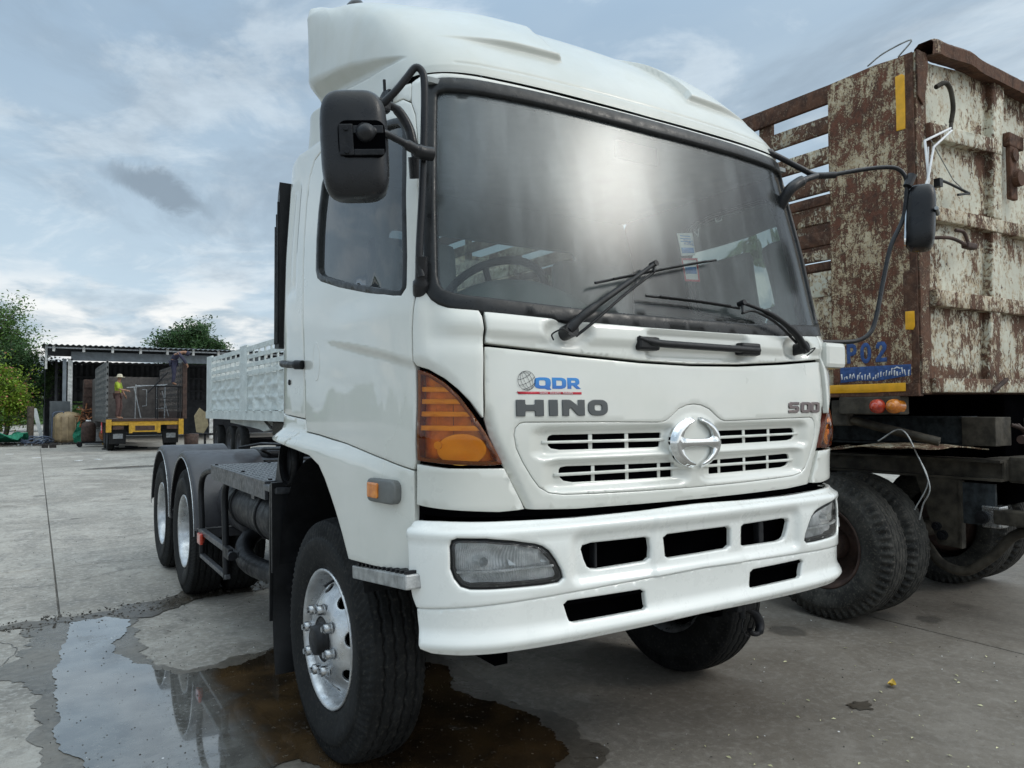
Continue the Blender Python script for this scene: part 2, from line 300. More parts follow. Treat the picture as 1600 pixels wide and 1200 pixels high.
# ------------------------------------------------------------------ mesh helpers
def link(name, me, mat=None, parent=None, kind=None, label=None):
    o = bpy.data.objects.new(name, me); COL.objects.link(o)
    if mat is not None and me is not None and not me.materials: me.materials.append(M[mat] if isinstance(mat, str) else mat)
    if parent is not None: o.parent = parent
    if kind: o['kind'] = kind
    if label: o['label'] = label
    return o
def thing(name, label, cat, loc=(0, 0, 0), rz=0, group=None):
    o = bpy.data.objects.new(name, None); COL.objects.link(o); o.location = loc; o.rotation_euler = (0, 0, rz)
    o.empty_display_size = .2; o['label'] = label; o['category'] = cat
    if group: o['group'] = group
    return o
def tag(o, label, cat, group=None):
    o['label'] = label; o['category'] = cat
    if group: o['group'] = group
    return o
def dup(o, parent=None, loc=None, rot=None, scale=None):
    c = o.copy(); COL.objects.link(c)
    if parent is not None: c.parent = parent
    if loc is not None: c.location = loc
    if rot is not None: c.rotation_euler = rot
    if scale is not None: c.scale = scale
    for ch in list(o.children): dup(ch, c)
    return c
class MB:
    def __init__(s): s.v = []; s.f = []; s.sm = []
    def add(s, v, f, smooth=False):
        b = len(s.v); s.v += [tuple(map(float, p)) for p in v]; s.f += [tuple(b+i for i in q) for q in f]; s.sm += [smooth]*len(f)
    def box(s, a, b, bev=0.0, rot=None, org=None):
        a, b = np.minimum(a, b), np.maximum(a, b)
        if bev <= 0:
            V = [(x, y, z) for x in (a[0], b[0]) for y in (a[1], b[1]) for z in (a[2], b[2])]
            F = [(0, 1, 3, 2), (4, 6, 7, 5), (0, 4, 5, 1), (2, 3, 7, 6), (0, 2, 6, 4), (1, 5, 7, 3)]
        else:
            bm = bmesh.new(); bmesh.ops.create_cube(bm, size=1)
            for v in bm.verts: v.co = Vector([(a[i]+b[i])/2+v.co[i]*(b[i]-a[i]) for i in range(3)])
            bmesh.ops.bevel(bm, geom=bm.edges[:], offset=bev, segments=2, affect='EDGES', profile=.6)
            bm.verts.ensure_lookup_table(); V = [tuple(v.co) for v in bm.verts]; F = [tuple(v.index for v in f.verts) for f in bm.faces]; bm.free()
        if rot is not None:
            m = Euler(rot).to_matrix(); o = Vector(org if org is not None else [(a[i]+b[i])/2 for i in range(3)])
            V = [tuple(m @ (Vector(p)-o)+o) for p in V]
        s.add(V, F, False); return s
    def tube(s, pts, r, n=10, cap=True, closed=False):
        P = [Vector(p) for p in pts]; N = len(P); rs = r if isinstance(r, (list, tuple)) else [r]*N
        V = []; F = []; up = None
        for i, p in enumerate(P):
            if closed: t = P[(i+1) % N]-P[i-1]
            else: t = P[min(i+1, N-1)]-P[max(i-1, 0)]
            t.normalize()
            if up is None: up = Vector((0, 0, 1)) if abs(t.z) < .9 else Vector((1, 0, 0))
            a = t.cross(up)
            if a.length < 1e-4: a = t.orthogonal()
            a.normalize(); b = a.cross(t).normalized(); up = b
            for k in range(n):
                an = 2*math.pi*k/n; V.append(p+(a*math.cos(an)+b*math.sin(an))*rs[i])
        for i in range(N if closed else N-1):
            j = (i+1) % N
            for k in range(n): F.append((i*n+k, i*n+(k+1) % n, j*n+(k+1) % n, j*n+k))
        s.add(V, F, True)
        if cap and not closed:
            s.add([V[k] for k in range(n)], [tuple(range(n))[::-1]]); s.add([V[(N-1)*n+k] for k in range(n)], [tuple(range(n))])
        return s
    def cyl(s, a, b, r, n=24, r2=None, cap=True):
        return s.tube([a, b], [r, r if r2 is None else r2], n, cap)
    def lathe(s, prof, axis='X', n=64, c=(0, 0, 0), smooth=True, a0=0, a1=2*math.pi):
        """prof: list of (axial, radius)"""
        V = []; F = []; m = len(prof); full = abs(a1-a0-2*math.pi) < 1e-6; cnt = n if full else n+1
        for i in range(cnt):
            an = a0+(a1-a0)*i/n; ca, sa = math.cos(an), math.sin(an)
            for (h, r) in prof:
                p = {'X': (h, r*ca, r*sa), 'Y': (r*sa, h, r*ca), 'Z': (r*ca, r*sa, h)}[axis]
                V.append((p[0]+c[0], p[1]+c[1], p[2]+c[2]))
        for i in range(n):
            j = (i+1) % cnt
            for k in range(m-1): F.append((i*m+k, i*m+k+1, j*m+k+1, j*m+k))
        s.add(V, F, smooth); return s
    def prism(s, poly, axis, a, b):
        """extrude a 2D polygon along axis from a to b; polygon coords are the other two axes in order"""
        ix = 'XYZ'.index(axis); o = [i for i in range(3) if i != ix]; n = len(poly); V = []
        for h in (a, b):
            for p in poly:
                q = [0, 0, 0]; q[ix] = h; q[o[0]] = p[0]; q[o[1]] = p[1]; V.append(q)
        F = [tuple(range(n)), tuple(range(2*n-1, n-1, -1))]+[(i, (i+1) % n, n+(i+1) % n, n+i) for i in range(n)]
        s.add(V, F); return s
    def mesh(s, name='m'):
        me = bpy.data.meshes.new(name); me.from_pydata(s.v, [], s.f); me.polygons.foreach_set('use_smooth', s.sm); 
        bm = bmesh.new(); bm.from_mesh(me); bmesh.ops.recalc_face_normals(bm, faces=bm.faces); bm.to_mesh(me); bm.free(); me.update(); return me
    def build(s, name, mat, parent=None, **k): return link(name, s.mesh(name), mat, parent, **k)
def arr_mesh(V, F, smooth=True):
    me = bpy.data.meshes.new('m'); me.from_pydata(np.asarray(V).tolist(), [], [tuple(int(i) for i in f) for f in F])
    if np.isscalar(smooth): me.polygons.foreach_set('use_smooth', [bool(smooth)]*len(me.polygons))
    else: me.polygons.foreach_set('use_smooth', list(map(bool, smooth)))
    me.update(); return me
def crom(pts, n=8, closed=False):
    """smooth curve through points"""
    P = [np.array(p, float) for p in pts]; out = []; N = len(P)
    for i in range(N if closed else N-1):
        p0 = P[i-1] if (i > 0 or closed) else 2*P[0]-P[1]; p1 = P[i]; p2 = P[(i+1) % N]; p3 = P[(i+2) % N] if (i+2 < N or closed) else 2*P[-1]-P[-2]
        for k in range(n):
            t = k/n; out.append(.5*((2*p1)+(p2-p0)*t+(2*p0-5*p1+4*p2-p3)*t*t+(3*p1-p0-3*p2+p3)*t**3))
    if not closed: out.append(P[-1])
    return out
# --------- surface patches: a polygon (with holes) in surface coordinates, bent on the surface, with real thickness
def inpoly(P, x, y):
    P = np.asarray(P); r = np.zeros(len(x), bool); j = len(P)-1
    for i in range(len(P)):
        xi, yi = P[i]; xj, yj = P[j]
        if yi != yj:
            c = ((yi > y) != (yj > y)) & (x < (xj-xi)*(y-yi)/(yj-yi)+xi); r ^= c
        j = i
    return r
def dist_poly(P, x, y):
    P = np.asarray(P); d = np.full(len(x), 1e9); n = len(P)
    for i in range(n):
        a, b = P[i], P[(i+1) % n]; ab = b-a; L2 = ab@ab+1e-12
        t = np.clip(((x-a[0])*ab[0]+(y-a[1])*ab[1])/L2, 0, 1); d = np.minimum(d, np.hypot(x-a[0]-t*ab[0], y-a[1]-t*ab[1]))
    return d
def densify(P, res):
    out = []; n = len(P)
    for i in range(n):
        a = np.array(P[i], float); b = np.array(P[(i+1) % n], float); k = max(1, int(np.ceil(np.linalg.norm(b-a)/res)))
        out += [tuple(a+(b-a)*t/k) for t in range(k)]
    return out
def area2(P): return sum(P[i][0]*P[(i+1) % len(P)][1]-P[(i+1) % len(P)][0]*P[i][1] for i in range(len(P)))
def inset(P, g):
    """shrink a polygon by g (positive = inwards)"""
    P = [np.array(p, float) for p in P]; n = len(P); s = 1 if area2(P) > 0 else -1; out = []
    for i in range(n):
        a, b, c = P[i-1], P[i], P[(i+1) % n]; d1 = b-a; d2 = c-b; d1 /= np.linalg.norm(d1)+1e-9; d2 /= np.linalg.norm(d2)+1e-9
        n1 = np.array((-d1[1], d1[0]))*s; n2 = np.array((-d2[1], d2[0]))*s; m = n1+n2; L = np.linalg.norm(m)
        m = n1 if L < 1e-6 else m/L; out.append(tuple(b+m*g/max(.45, m@n1)))
    return out
def patch(name, poly, surf, mat, parent=None, holes=(), off=0.0, res=.03, thick=.012, bev=.002, disp=None, gap=0.0, rim_res=None, smooth=True, label=None, edge_res=None):
    er = edge_res or res; poly = [tuple(p) for p in poly]
    if gap: poly = inset(poly, gap)
    loops = [densify(poly, er)]+[densify(h, er) for h in holes]
    if area2(loops[0]) < 0: loops[0] = loops[0][::-1]
    for i in range(1, len(loops)):
        if area2(loops[i]) > 0: loops[i] = loops[i][::-1]
    B = [p for l in loops for p in l]; E = []; k = 0
    for l in loops:
        n = len(l); E += [(k+i, k+(i+1) % n) for i in range(n)]; k += n
    A = np.array(loops[0]); x0, y0 = A.min(0); x1, y1 = A.max(0)
    gx, gy = np.meshgrid(np.arange(x0, x1, res), np.arange(y0, y1, res)); gx = gx.ravel(); gy = gy.ravel()
    m = inpoly(loops[0], gx, gy)
    for l in loops[1:]: m &= ~inpoly(l, gx, gy)
    gx, gy = gx[m], gy[m]
    if len(gx):
        d = np.full(len(gx), 1e9)
        for l in loops: d = np.minimum(d, dist_poly(l, gx, gy))
        m = d > res*.45; gx, gy = gx[m], gy[m]
    P2 = B+list(zip(gx.tolist(), gy.tolist()))
    r = delaunay_2d_cdt([Vector(p) for p in P2], E, [], 0, 1e-6)
    V2 = np.array([tuple(v) for v in r[0]]); T = np.array([f for f in r[2] if len(f) == 3])
    cen = V2[T].mean(1); m = inpoly(loops[0], cen[:, 0], cen[:, 1])
    for l in loops[1:]: m &= ~inpoly(l, cen[:, 0], cen[:, 1])
    T = T[m]
    om = {}
    for i, og in enumerate(r[3]):
        for q in og: om[q] = i
    def S3(a): 
        e = 2e-3; p = surf(a[:, 0], a[:, 1]); du = surf(a[:, 0]+e, a[:, 1])-surf(a[:, 0]-e, a[:, 1]); dv = surf(a[:, 0], a[:, 1]+e)-surf(a[:, 0], a[:, 1]-e)
        nn = np.cross(du, dv); nn /= np.linalg.norm(nn, axis=1)[:, None]+1e-12
        D = off+(disp(a[:, 0], a[:, 1]) if disp is not None else 0)
        return p+nn*np.asarray(D).reshape(-1, 1) if np.ndim(D) else p+nn*D, nn
    P3, N3 = S3(V2); V = P3.tolist(); F = [tuple(t) for t in T.tolist()]; SM = [smooth]*len(F)
    if thick > 0:
        k = 0
        for l in loops:
            n = len(l); idx = [om[k+i] for i in range(n)]; k += n
            p = P3[idx]; nn = N3[idx]; tg = np.roll(p, -1, 0)-np.roll(p, 1, 0); tg /= np.linalg.norm(tg, axis=1)[:, None]+1e-12
            ow = np.cross(tg, nn)
            b1 = p+ow*bev*.7-nn*bev*.3; b2 = p+ow*bev-nn*bev; b3 = p+ow*bev-nn*thick
            s1 = len(V); V += b1.tolist()+b2.tolist(); s3 = len(V); V += b2.tolist()+b3.tolist()
            for i in range(n):
                j = (i+1) % n
                F += [(idx[j], idx[i], s1+i, s1+j), (s1+j, s1+i, s1+n+i, s1+n+j), (s3+j, s3+i, s3+n+i, s3+n+j)]; SM += [True, True, False]
    me = arr_mesh(V, F, SM); return link(name, me, mat, parent, label=label)
def mir(P): return [(-p[0], p[1]) for p in P][::-1]
def circ(cx, cy, rx, ry=None, n=32, a0=0): return [(cx+rx*math.cos(a0+2*math.pi*i/n), cy+(ry or rx)*math.sin(a0+2*math.pi*i/n)) for i in range(n)]
def rrect(x0, y0, x1, y1, r, n=4):
    out = []
    for cx, cy, a in ((x1-r, y1-r, 0), (x0+r, y1-r, 90), (x0+r, y0+r, 180), (x1-r, y0+r, 270)):
        out += [(cx+r*math.cos(R_(a+90*i/n)), cy+r*math.sin(R_(a+90*i/n))) for i in range(n+1)]
    return out
def ss(x): x = np.clip(x, 0, 1); return x*x*(3-2*x)
# ================================================================== GROUND
def rect_mesh(x0, y0, x1, y1, z): return arr_mesh([(x0, y0, z), (x1, y0, z), (x1, y1, z), (x0, y1, z)], [(0, 1, 2, 3)], False)
ground = link('ground', rect_mesh(-900, -900, 900, 900, -.035), 'concrete', kind='structure')
xs = [-22.06, -17.06, -12.06, -7.06, -2.06, 2.94, 7.94, 12.94, 17.94]; ys = [-9.6, -2.6, 4.32, 6.53, 12.5, 18.5, 25, 32, 39.2]
for i in range(len(xs)-1):
    for j in range(len(ys)-1):
        g = .007; a = (xs[i]+g, ys[j]+g, -.034); b = (xs[i+1]-g, ys[j+1]-g, RNG.uniform(-.002, .002) if j > 2 else 0)
        q = MB().box(a, b, bev=.006).build('concrete_slab', 'concrete', ground)
def sheet(name, pts, z, mat, jag=.05, n=6, kind='structure', seed=1):
    rr = np.random.default_rng(seed); C = np.array(crom(pts, n, True)); m = len(C); w = np.zeros(m)
    ph = rr.uniform(0, 6.28, 12)
    for k in range(12): w += np.sin(np.arange(m)/m*2*np.pi*(7+5*k)+ph[k])/(1+k*.55)
    kk = np.array([61, 83, 109, 139, 173, 211, 251]); pp = rr.uniform(0, 6.28, 7); am = rr.uniform(.04, .15, 7)
    if m > 300: w += sum(am[i]*np.sin(np.arange(m)/m*2*np.pi*kk[i]+pp[i]+2*np.sin(np.arange(m)/m*25+pp[i])) for i in range(7))
    tg = np.roll(C, -1, 0)-np.roll(C, 1, 0); tg /= np.linalg.norm(tg, axis=1)[:, None]+1e-9
    C = C+np.stack([-tg[:, 1], tg[:, 0]], 1)*w[:, None]*jag*.35
    B = [Vector(p) for p in C]; r = delaunay_2d_cdt(B, [(i, (i+1) % m) for i in range(m)], [], 1, 1e-5)
    return link(name, arr_mesh([(v.x, v.y, z) for v in r[0]], [tuple(f) for f in r[2]], False), mat, kind=kind)
pud = [(-2.02, 4.2), (-1.84, 4.19), (-1.66, 4.11), (-1.67, 3.79), (-1.76, 3.43), (-1.76, 3.14), (-1.66, 2.85), (-1.42, 2.64), (-1.2, 2.62), (-1.0, 2.72), (-.75, 2.8), (-.45, 2.5), (-.2, 2.0), (-.28, 1.5), (-.15, 1.1), (-.13, .85), (-.2, .62), (-.5, .50), (-.85, .62), (-1.12, .95), (-1.3, 1.2), (-1.6, 1.15), (-2.0, 1.25), (-2.1, 1.8), (-2.12, 2.46), (-2.10, 2.9), (-2.07, 3.5)]
wet = [(-2.25, 4.2), (-1.80, 4.25), (-1.58, 4.1), (-1.60, 3.7), (-1.68, 3.2), (-1.55, 2.85), (-1.3, 2.72), (-.9, 2.85), (-.3, 2.75), (-.05, 2.0), (-.1, 1.2), (-.02, .8), (-.2, .45), (-.9, .45), (-1.25, .85), (-1.7, .95), (-2.2, 1.2), (-2.22, 2.0), (-2.16, 2.55), (-2.30, 2.95), (-2.38, 3.1), (-2.32, 3.5), (-2.24, 3.7), (-2.30, 3.98)]
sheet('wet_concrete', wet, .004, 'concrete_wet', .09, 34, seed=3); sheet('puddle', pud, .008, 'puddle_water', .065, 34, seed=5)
sheet('mud_strip', [(-5, 3.9), (-3.4, 4.12), (-2.5, 4.2), (-2.0, 4.24), (-1.5, 4.12), (-1.1, 4.36), (-.5, 4.55), (.3, 4.6), (1.2, 4.7), (1.1, 5.0), (.2, 4.95), (-.5, 4.88), (-1.1, 4.80), (-1.5, 4.55), (-1.9, 4.38), (-2.5, 4.42), (-3.5, 4.5), (-5, 4.5)], .006, 'mud', .10, 7, seed=8)
for k, (cx, cy, sx, sy) in enumerate(((1.86, -.05, .17, .12), (2.12, .50, .15, .2), (1.35, .22, .1, .06), (.55, .1, .12, .07), (.1, -.35, .08, .05), (.75, -.6, .05, .04), (1.0, .35, .09, .05), (2.6, .2, .2, .1))):
    if k in (2,): sheet('oil_stain', [(cx+sx*math.cos(a)*random.uniform(.6, 1.1), cy+sy*math.sin(a)*random.uniform(.6, 1.1)) for a in np.linspace(0, 6.28, 9)[:-1]], .0045, 'concrete_wet', .03, 5, seed=20+k)
sheet('stain_far', [(-1.2, 20.4), (.1, 20.2), (1.4, 20.5), (.6, 21.0), (-.6, 20.9)], .004, 'mud', .1, 5, seed=40)
def crack(pts, w, seed):
    rr_ = np.random.default_rng(seed); C = np.array(crom(pts, 14)); C = C+np.cumsum(rr_.normal(0, .006, C.shape), 0)+rr_.normal(0, .004, C.shape); tg = np.gradient(C, axis=0); tg /= np.linalg.norm(tg, axis=1)[:, None]+1e-9; nn = np.stack([-tg[:, 1], tg[:, 0]], 1); ww = w*rr_.uniform(.2, 1.2, len(C))[:, None]
    A = C+nn*ww; B_ = C-nn*ww; V = [(p[0], p[1], .0035) for q in zip(A, B_) for p in q]; F = [(2*i, 2*i+1, 2*i+3, 2*i+2) for i in range(len(C)-1)]
    return link('crack', arr_mesh(V, F, False), 'mud', kind='structure')
crack([(-3.6, 5.4), (-2.9, 5.9), (-2.1, 5.7), (-1.3, 6.2)], .004, 1); crack([(-3.4, 1.9), (-2.8, 2.6), (-2.35, 3.6), (-2.5, 4.1)], .004, 2); crack([(-3.3, 8.2), (-2.4, 8.6), (-1.4, 8.1), (-.6, 8.9)], .005, 3)
def scatter(name, n, region, smin, smax, mat, flat=.5, seed=0, z=.004, smooth=False):
    rr = np.random.default_rng(seed); mb = MB()
    for i in range(n):
        p = region(rr)
        if p is None: continue
        s = rr.uniform(smin, smax)*(.5+rr.random()); m = Euler(rr.uniform(0, 6.28, 3)*(1, 1, 1)).to_matrix()
        V = [m @ Vector(v)*s for v in ((1, 0, 0), (-1, 0, 0), (0, .8, 0), (0, -.7, 0), (0, 0, .6), (0, 0, -.6))]
        V = [(p[0]+v.x, p[1]+v.y, z+abs(s*.35)*flat+v.z*flat) for v in V]
        mb.add(V, [(0, 2, 4), (2, 1, 4), (1, 3, 4), (3, 0, 4), (2, 0, 5), (1, 2, 5), (3, 1, 5), (0, 3, 5)])
    return mb.build(name, mat, kind='stuff')
scatter('gravel', 1500, lambda r: (lambda x: (x, np.interp(x, [-3.2, -1.5, -1.1, .5, 1.2], [4.3, 4.35, 4.6, 4.75, 4.85])+r.normal(0, .12)))(r.uniform(-3.4, 1.1)), .004, .014, 'gravel', .6, 1)
scatter('grit', 700, lambda r: (r.uniform(-2.3, -.2), r.uniform(.7, 4.3)), .002, .006, 'gravel', .6, 2, .008)
scatter('pale_grit', 160, lambda r: (r.uniform(-2.2, 3.2), r.uniform(-.8, 4.3)), .002, .007, 'decal_white', .5, 3, .006)
scatter('yard_grit', 1800, lambda r: (r.uniform(-5, 4.5), r.uniform(-.9, 9)), .002, .006, 'gravel', .5, 4, .002)
def leaf(name, x, y, s, mat, rz, curl=.3):
    V = []; F = []
    for i in range(7):
        t = i/6; w = math.sin(math.pi*t)**.7*.28+.01
        for k in (-1, 0, 1): V.append(((t-.5)*s, k*w*s, .008+curl*s*(t-.5)**2*2+abs(k)*curl*s*.25))
    for i in range(6):
        for k in range(2): F.append((i*3+k, i*3+k+1, i*3+4+k, i*3+3+k))
    o = link(name, arr_mesh(V, F), mat); o.location = (x, y, 0); o.rotation_euler = (0, 0, rz); return o
tag(leaf('fallen_leaf', 1.74, .28, .075, 'leaf_yellow', .4, .5), 'small yellow fallen leaf on the concrete right of the bumper', 'leaf')
rr = np.random.default_rng(11); lf = MB()
for i in range(70):
    x, y = (rr.normal(.75, .55), rr.uniform(-.75, .45)) if i < 48 else (rr.uniform(1.4, 3), rr.uniform(-.5, 1.0)); s = rr.uniform(.004, .017); a = rr.uniform(0, 6.28)
    ca, sa = math.cos(a), math.sin(a)
    lf.add([(x+ca*s, y+sa*s, .006), (x-sa*s*.4, y+ca*s*.4, .010), (x-ca*s, y-sa*s, .005), (x+sa*s*.4, y-ca*s*.4, .007)], [(0, 1, 2, 3)])
lf.build('leaf_litter', 'leaf_pale', kind='stuff')

# ================================================================== THE WHITE TRUCK
def spl(pts, n=40):
    P = np.array(pts, float); P = np.vstack([[-P[1][0], P[1][1]], P, [2*P[-1]-P[-2]][0]]); out = []
    for i in range(1, len(P)-2):
        p0, p1, p2, p3 = P[i-1:i+3]; a = [0]
        for q, w in ((p0, p1), (p1, p2), (p2, p3)): a.append(a[-1]+max(np.linalg.norm(w-q), 1e-6)**.5)
        for k in range(n):
            t = a[1]+(a[2]-a[1])*k/n
            A1 = (a[1]-t)/(a[1]-a[0])*p0+(t-a[0])/(a[1]-a[0])*p1; A2 = (a[2]-t)/(a[2]-a[1])*p1+(t-a[1])/(a[2]-a[1])*p2; A3 = (a[3]-t)/(a[3]-a[2])*p2+(t-a[2])/(a[3]-a[2])*p3
            B1 = (a[2]-t)/(a[2]-a[0])*A1+(t-a[0])/(a[2]-a[0])*A2; B2 = (a[3]-t)/(a[3]-a[1])*A2+(t-a[1])/(a[3]-a[1])*A3
            out.append((a[2]-t)/(a[2]-a[1])*B1+(t-a[1])/(a[2]-a[1])*B2)
    out.append(P[-2]); return np.array(out)
def outline(h):
    o = spl(h); return o, np.concatenate([[0], np.cumsum(np.linalg.norm(np.diff(o, axis=0), axis=1))])
OC, LC = outline([(0, 0), (.3, .005), (.6, .02), (.8, .042), (.93, .066), (1.02, .105), (1.09, .17), (1.135, .27), (1.16, .40), (1.175, .62), (1.19, .95), (1.195, 1.30), (1.195, 1.60), (1.165, 1.69), (1.08, 1.72), (.6, 1.72), (0, 1.72)])
OBm, LBm = outline([(0, 0), (.3, .003), (.6, .014), (.8, .03), (.93, .055), (1.035, .105), (1.11, .17), (1.15, .24), (1.17, .33), (1.17, .42)])
def smi(z, zp, fp):
    w = .05; return (np.interp(z-w, zp, fp)+2*np.interp(z, zp, fp)+np.interp(z+w, zp, fp)+np.interp(z-w/2, zp, fp)+np.interp(z+w/2, zp, fp))/6
ZC = [0, 1.1, 1.40, 1.62, 1.80, 1.92, 2.3, 2.75, 2.95, 3.1]; WC = [1, 1, 1, 1.0, 1.0, 1.0, .98, .925, .91, .90]; YC = [.04, .035, .035, .042, .06, .085, .163, .255, .31, .36]
def S(s, z):
    a = np.abs(s); x = np.interp(a, LC, OC[:, 0]); y = np.interp(a, LC, OC[:, 1]); k = np.maximum(0, 1-y/1.9)
    w = 1-(1-smi(z, ZC, WC))*(1-.5*np.minimum(1, y/1.6))
    return np.stack([np.sign(s)*x*w, y+smi(z, ZC, YC)*k, z+0*s], -1)
def SB(s, z):
    a = np.abs(s); x = np.interp(a, LBm, OBm[:, 0]); y = np.interp(a, LBm, OBm[:, 1])
    return np.stack([np.sign(s)*x, y+smi(z, [.6, .7, .78, .86, 1.03, 1.10, 1.14], [-.01, .0, .008, .006, 0, .004, .02]), z+0*s], -1)
ZF = [2.78, 2.83, 2.95, 3.1, 3.25, 3.4, 3.5, 3.58, 3.63, 3.65]; YF = [.262, .275, .36, .50, .68, .93, 1.15, 1.38, 1.60, 1.70]; WF = [.921, .915, .905, .90, .89, .87, .85, .81, .74, .66]
def SF(s, z):
    a = np.abs(s); x = np.interp(a, LC, OC[:, 0]); y = np.interp(a, LC, OC[:, 1]); yf = smi(z, ZF, YF)
    y2 = yf+y*(1-yf/1.72); rd = np.interp(z, [2.83, 3.3, 3.65], [0, .12, .2]); y2 = y2+rd*(x/1.2)**2*np.maximum(1-y/0.9, 0)*0.8
    w = smi(z, ZF, WF); w = w+(np.interp(z, [3.2, 3.56, 3.62, 3.65], [.89, .885, .87, .83])-w)*ss((y-.15)/1.3)*ss((z-3.12)/.22)
    return np.stack([np.sign(s)*x*w, y2, z+0*s], -1)
def DC(s, z):
    """pressed creases of the cab panels"""
    a = np.abs(s)
    zh = np.interp(a, [1.181, 1.371, 1.593, 2.05], [1.705, 1.745, 1.779, 1.839]); zl = np.interp(a, [1.182, 1.372, 1.594, 2.04], [1.672, 1.722, 1.760, 1.838])
    d = .016*ss((2.05-a)/.55)*ss((a-1.10)/.06)*ss((z-zl)/np.maximum(zh-zl, .004))*ss((1.98-z)/.12)
    zh = np.interp(a, [.95, .993, 1.029, 1.072, 1.117, 1.18], [1.498, 1.564, 1.619, 1.661, 1.69, 1.717])
    d = d+.016*ss((1.17-a)/.06)*ss((a-.90)/.02)*ss((z-zh+.030)/.030)*ss((1.795-z)/.09)
    zh = 1.775+.02*ss((a-.5)/.6)
    d = d+.015*ss((1.13-a)/.12)*ss((z-zh+.012)/.026)*ss((1.90-z)/.07)
    zr = np.interp(a, [1.25, 1.546, 1.87, 2.203, 2.643], [1.313, 1.373, 1.417, 1.442, 1.455])
    d = d+np.interp(a, [1.22, 1.4, 1.8, 2.7], [0, .012, .040, .060])*ss((zr-z)/np.interp(a, [1.2, 1.8, 2.7], [.03, .05, .07]))*ss((2.75-a)/.05)
    d = d+.02*np.exp(-((a-1.08)/.11)**2-((z-1.43)/.09)**2)*(np.abs(s) > .86)*(np.abs(s) < 1.2)
    return d
TR = thing('tractor_truck', 'white cab-over tractor truck with black mirrors and amber corner lamps, bonnetless cab facing the camera', 'truck', (0, 0, 0))
WP = 'white_paint'
side_window = [(-2.073, 2.155), (-2.072, 2.25), (-2.070, 2.42), (-2.05, 2.55), (-1.99, 2.62), (-1.9, 2.645), (-1.771, 2.656), (-1.53, 2.655), (-1.363, 2.65), (-1.303, 2.643), (-1.263, 2.635), (-1.237, 2.615), (-1.22, 2.579), (-1.209, 2.40), (-1.206, 2.25), (-1.208, 2.083), (-1.215, 1.965), (-1.237, 1.938), (-1.285, 1.943), (-1.514, 1.988), (-1.778, 2.043), (-2.0, 2.098), (-2.05, 2.12)]
door = [(-1.168, 1.909), (-1.184, 1.8), (-1.187, 1.70), (-1.187, 1.51), (-1.189, 1.351), (-1.202, 1.322), (-1.383, 1.352), (-1.731, 1.398), (-2.026, 1.423), (-2.203, 1.433), (-2.232, 1.491), (-2.254, 1.858), (-2.26, 2.062), (-2.268, 2.30), (-2.275, 2.50), (-2.25, 2.63), (-2.19, 2.70), (-2.05, 2.728), (-1.641, 2.725), (-1.386, 2.718), (-1.245, 2.715), (-1.197, 2.689), (-1.17, 2.63), (-1.151, 2.496), (-1.138, 2.316), (-1.142, 2.111), (-1.155, 1.982)]
rear_pn = [(-2.232, 1.491), (-2.70, 1.52), (-2.76, 1.6), (-2.76, 2.25), (-2.755, 2.50), (-2.70, 2.66), (-2.60, 2.76), (-2.45, 2.79), (-1.947, 2.777), (-1.645, 2.768), (-1.389, 2.762), (-1.26, 2.775), (-1.197, 2.775), (-1.197, 2.689), (-1.245, 2.715), (-1.386, 2.718), (-1.641, 2.725), (-2.05, 2.728), (-2.19, 2.70), (-2.25, 2.63), (-2.275, 2.50), (-2.268, 2.30), (-2.26, 2.062), (-2.254, 1.858)]
fender = [(-2.222, 1.488), (-2.203, 1.433), (-2.026, 1.423), (-1.731, 1.398), (-1.383, 1.352), (-1.202, 1.322), (-1.199, 1.179), (-1.208, 0.965), (-1.383, 0.962), (-1.635, 0.955), (-1.691, 1.047), (-1.743, 1.122), (-1.798, 1.191), (-1.855, 1.249), (-1.922, 1.300), (-2.034, 1.335), (-2.193, 1.35), (-2.382, 1.366)]
fender_r = [(-2.70, 1.52), (-2.232, 1.490), (-2.222, 1.440), (-2.382, 1.366), (-2.62, 1.390), (-2.70, 1.41)]
corner_up = [(-1.168, 1.909), (-1.155, 1.982), (-1.142, 2.111), (-1.138, 2.316), (-1.151, 2.496), (-1.17, 2.63), (-1.197, 2.689), (-1.197, 2.775), (-1.14, 2.795), (-1.054, 2.797), (-.868, 2.793), (-.434, 2.785), (0, 2.783), (0, 2.766), (-.438, 2.767), (-.755, 2.768), (-.965, 2.768), (-1.05, 2.767), (-1.083, 2.762), (-1.108, 2.752), (-1.122, 2.736), (-1.128, 2.702), (-1.124, 2.569), (-1.118, 2.314), (-1.120, 2.003), (-1.117, 1.945), (-1.099, 1.920), (-1.076, 1.903), (-1.043, 1.890), (-.997, 1.883), (-.939, 1.878), (-.930, 1.853), (-.928, 1.808), (-.934, 1.751), (-.942, 1.619), (-.944, 1.498), (-.95, 1.5), (-.990, 1.557), (-1.030, 1.600), (-1.073, 1.636), (-1.131, 1.668), (-1.179, 1.681), (-1.187, 1.70), (-1.184, 1.8)]
corner_low = [(-1.189, 1.348), (-1.067, 1.334), (-.868, 1.330), (-.788, 1.181), (-.89, 1.178), (-.991, 1.185), (-1.089, 1.192), (-1.193, 1.202)]
lampP = [(-1.180, 1.674), (-1.126, 1.657), (-1.073, 1.625), (-1.024, 1.580), (-.977, 1.517), (-.934, 1.450), (-.9, 1.391), (-.872, 1.340), (-.935, 1.338), (-1.067, 1.345), (-1.183, 1.356)]
cowl = [(-.926, 1.872), (-.57, 1.852), (-.243, 1.846), (0, 1.845), (0, 1.708), (-.27, 1.714), (-.567, 1.731), (-.752, 1.745), (-.930, 1.758), (-.923, 1.808)]
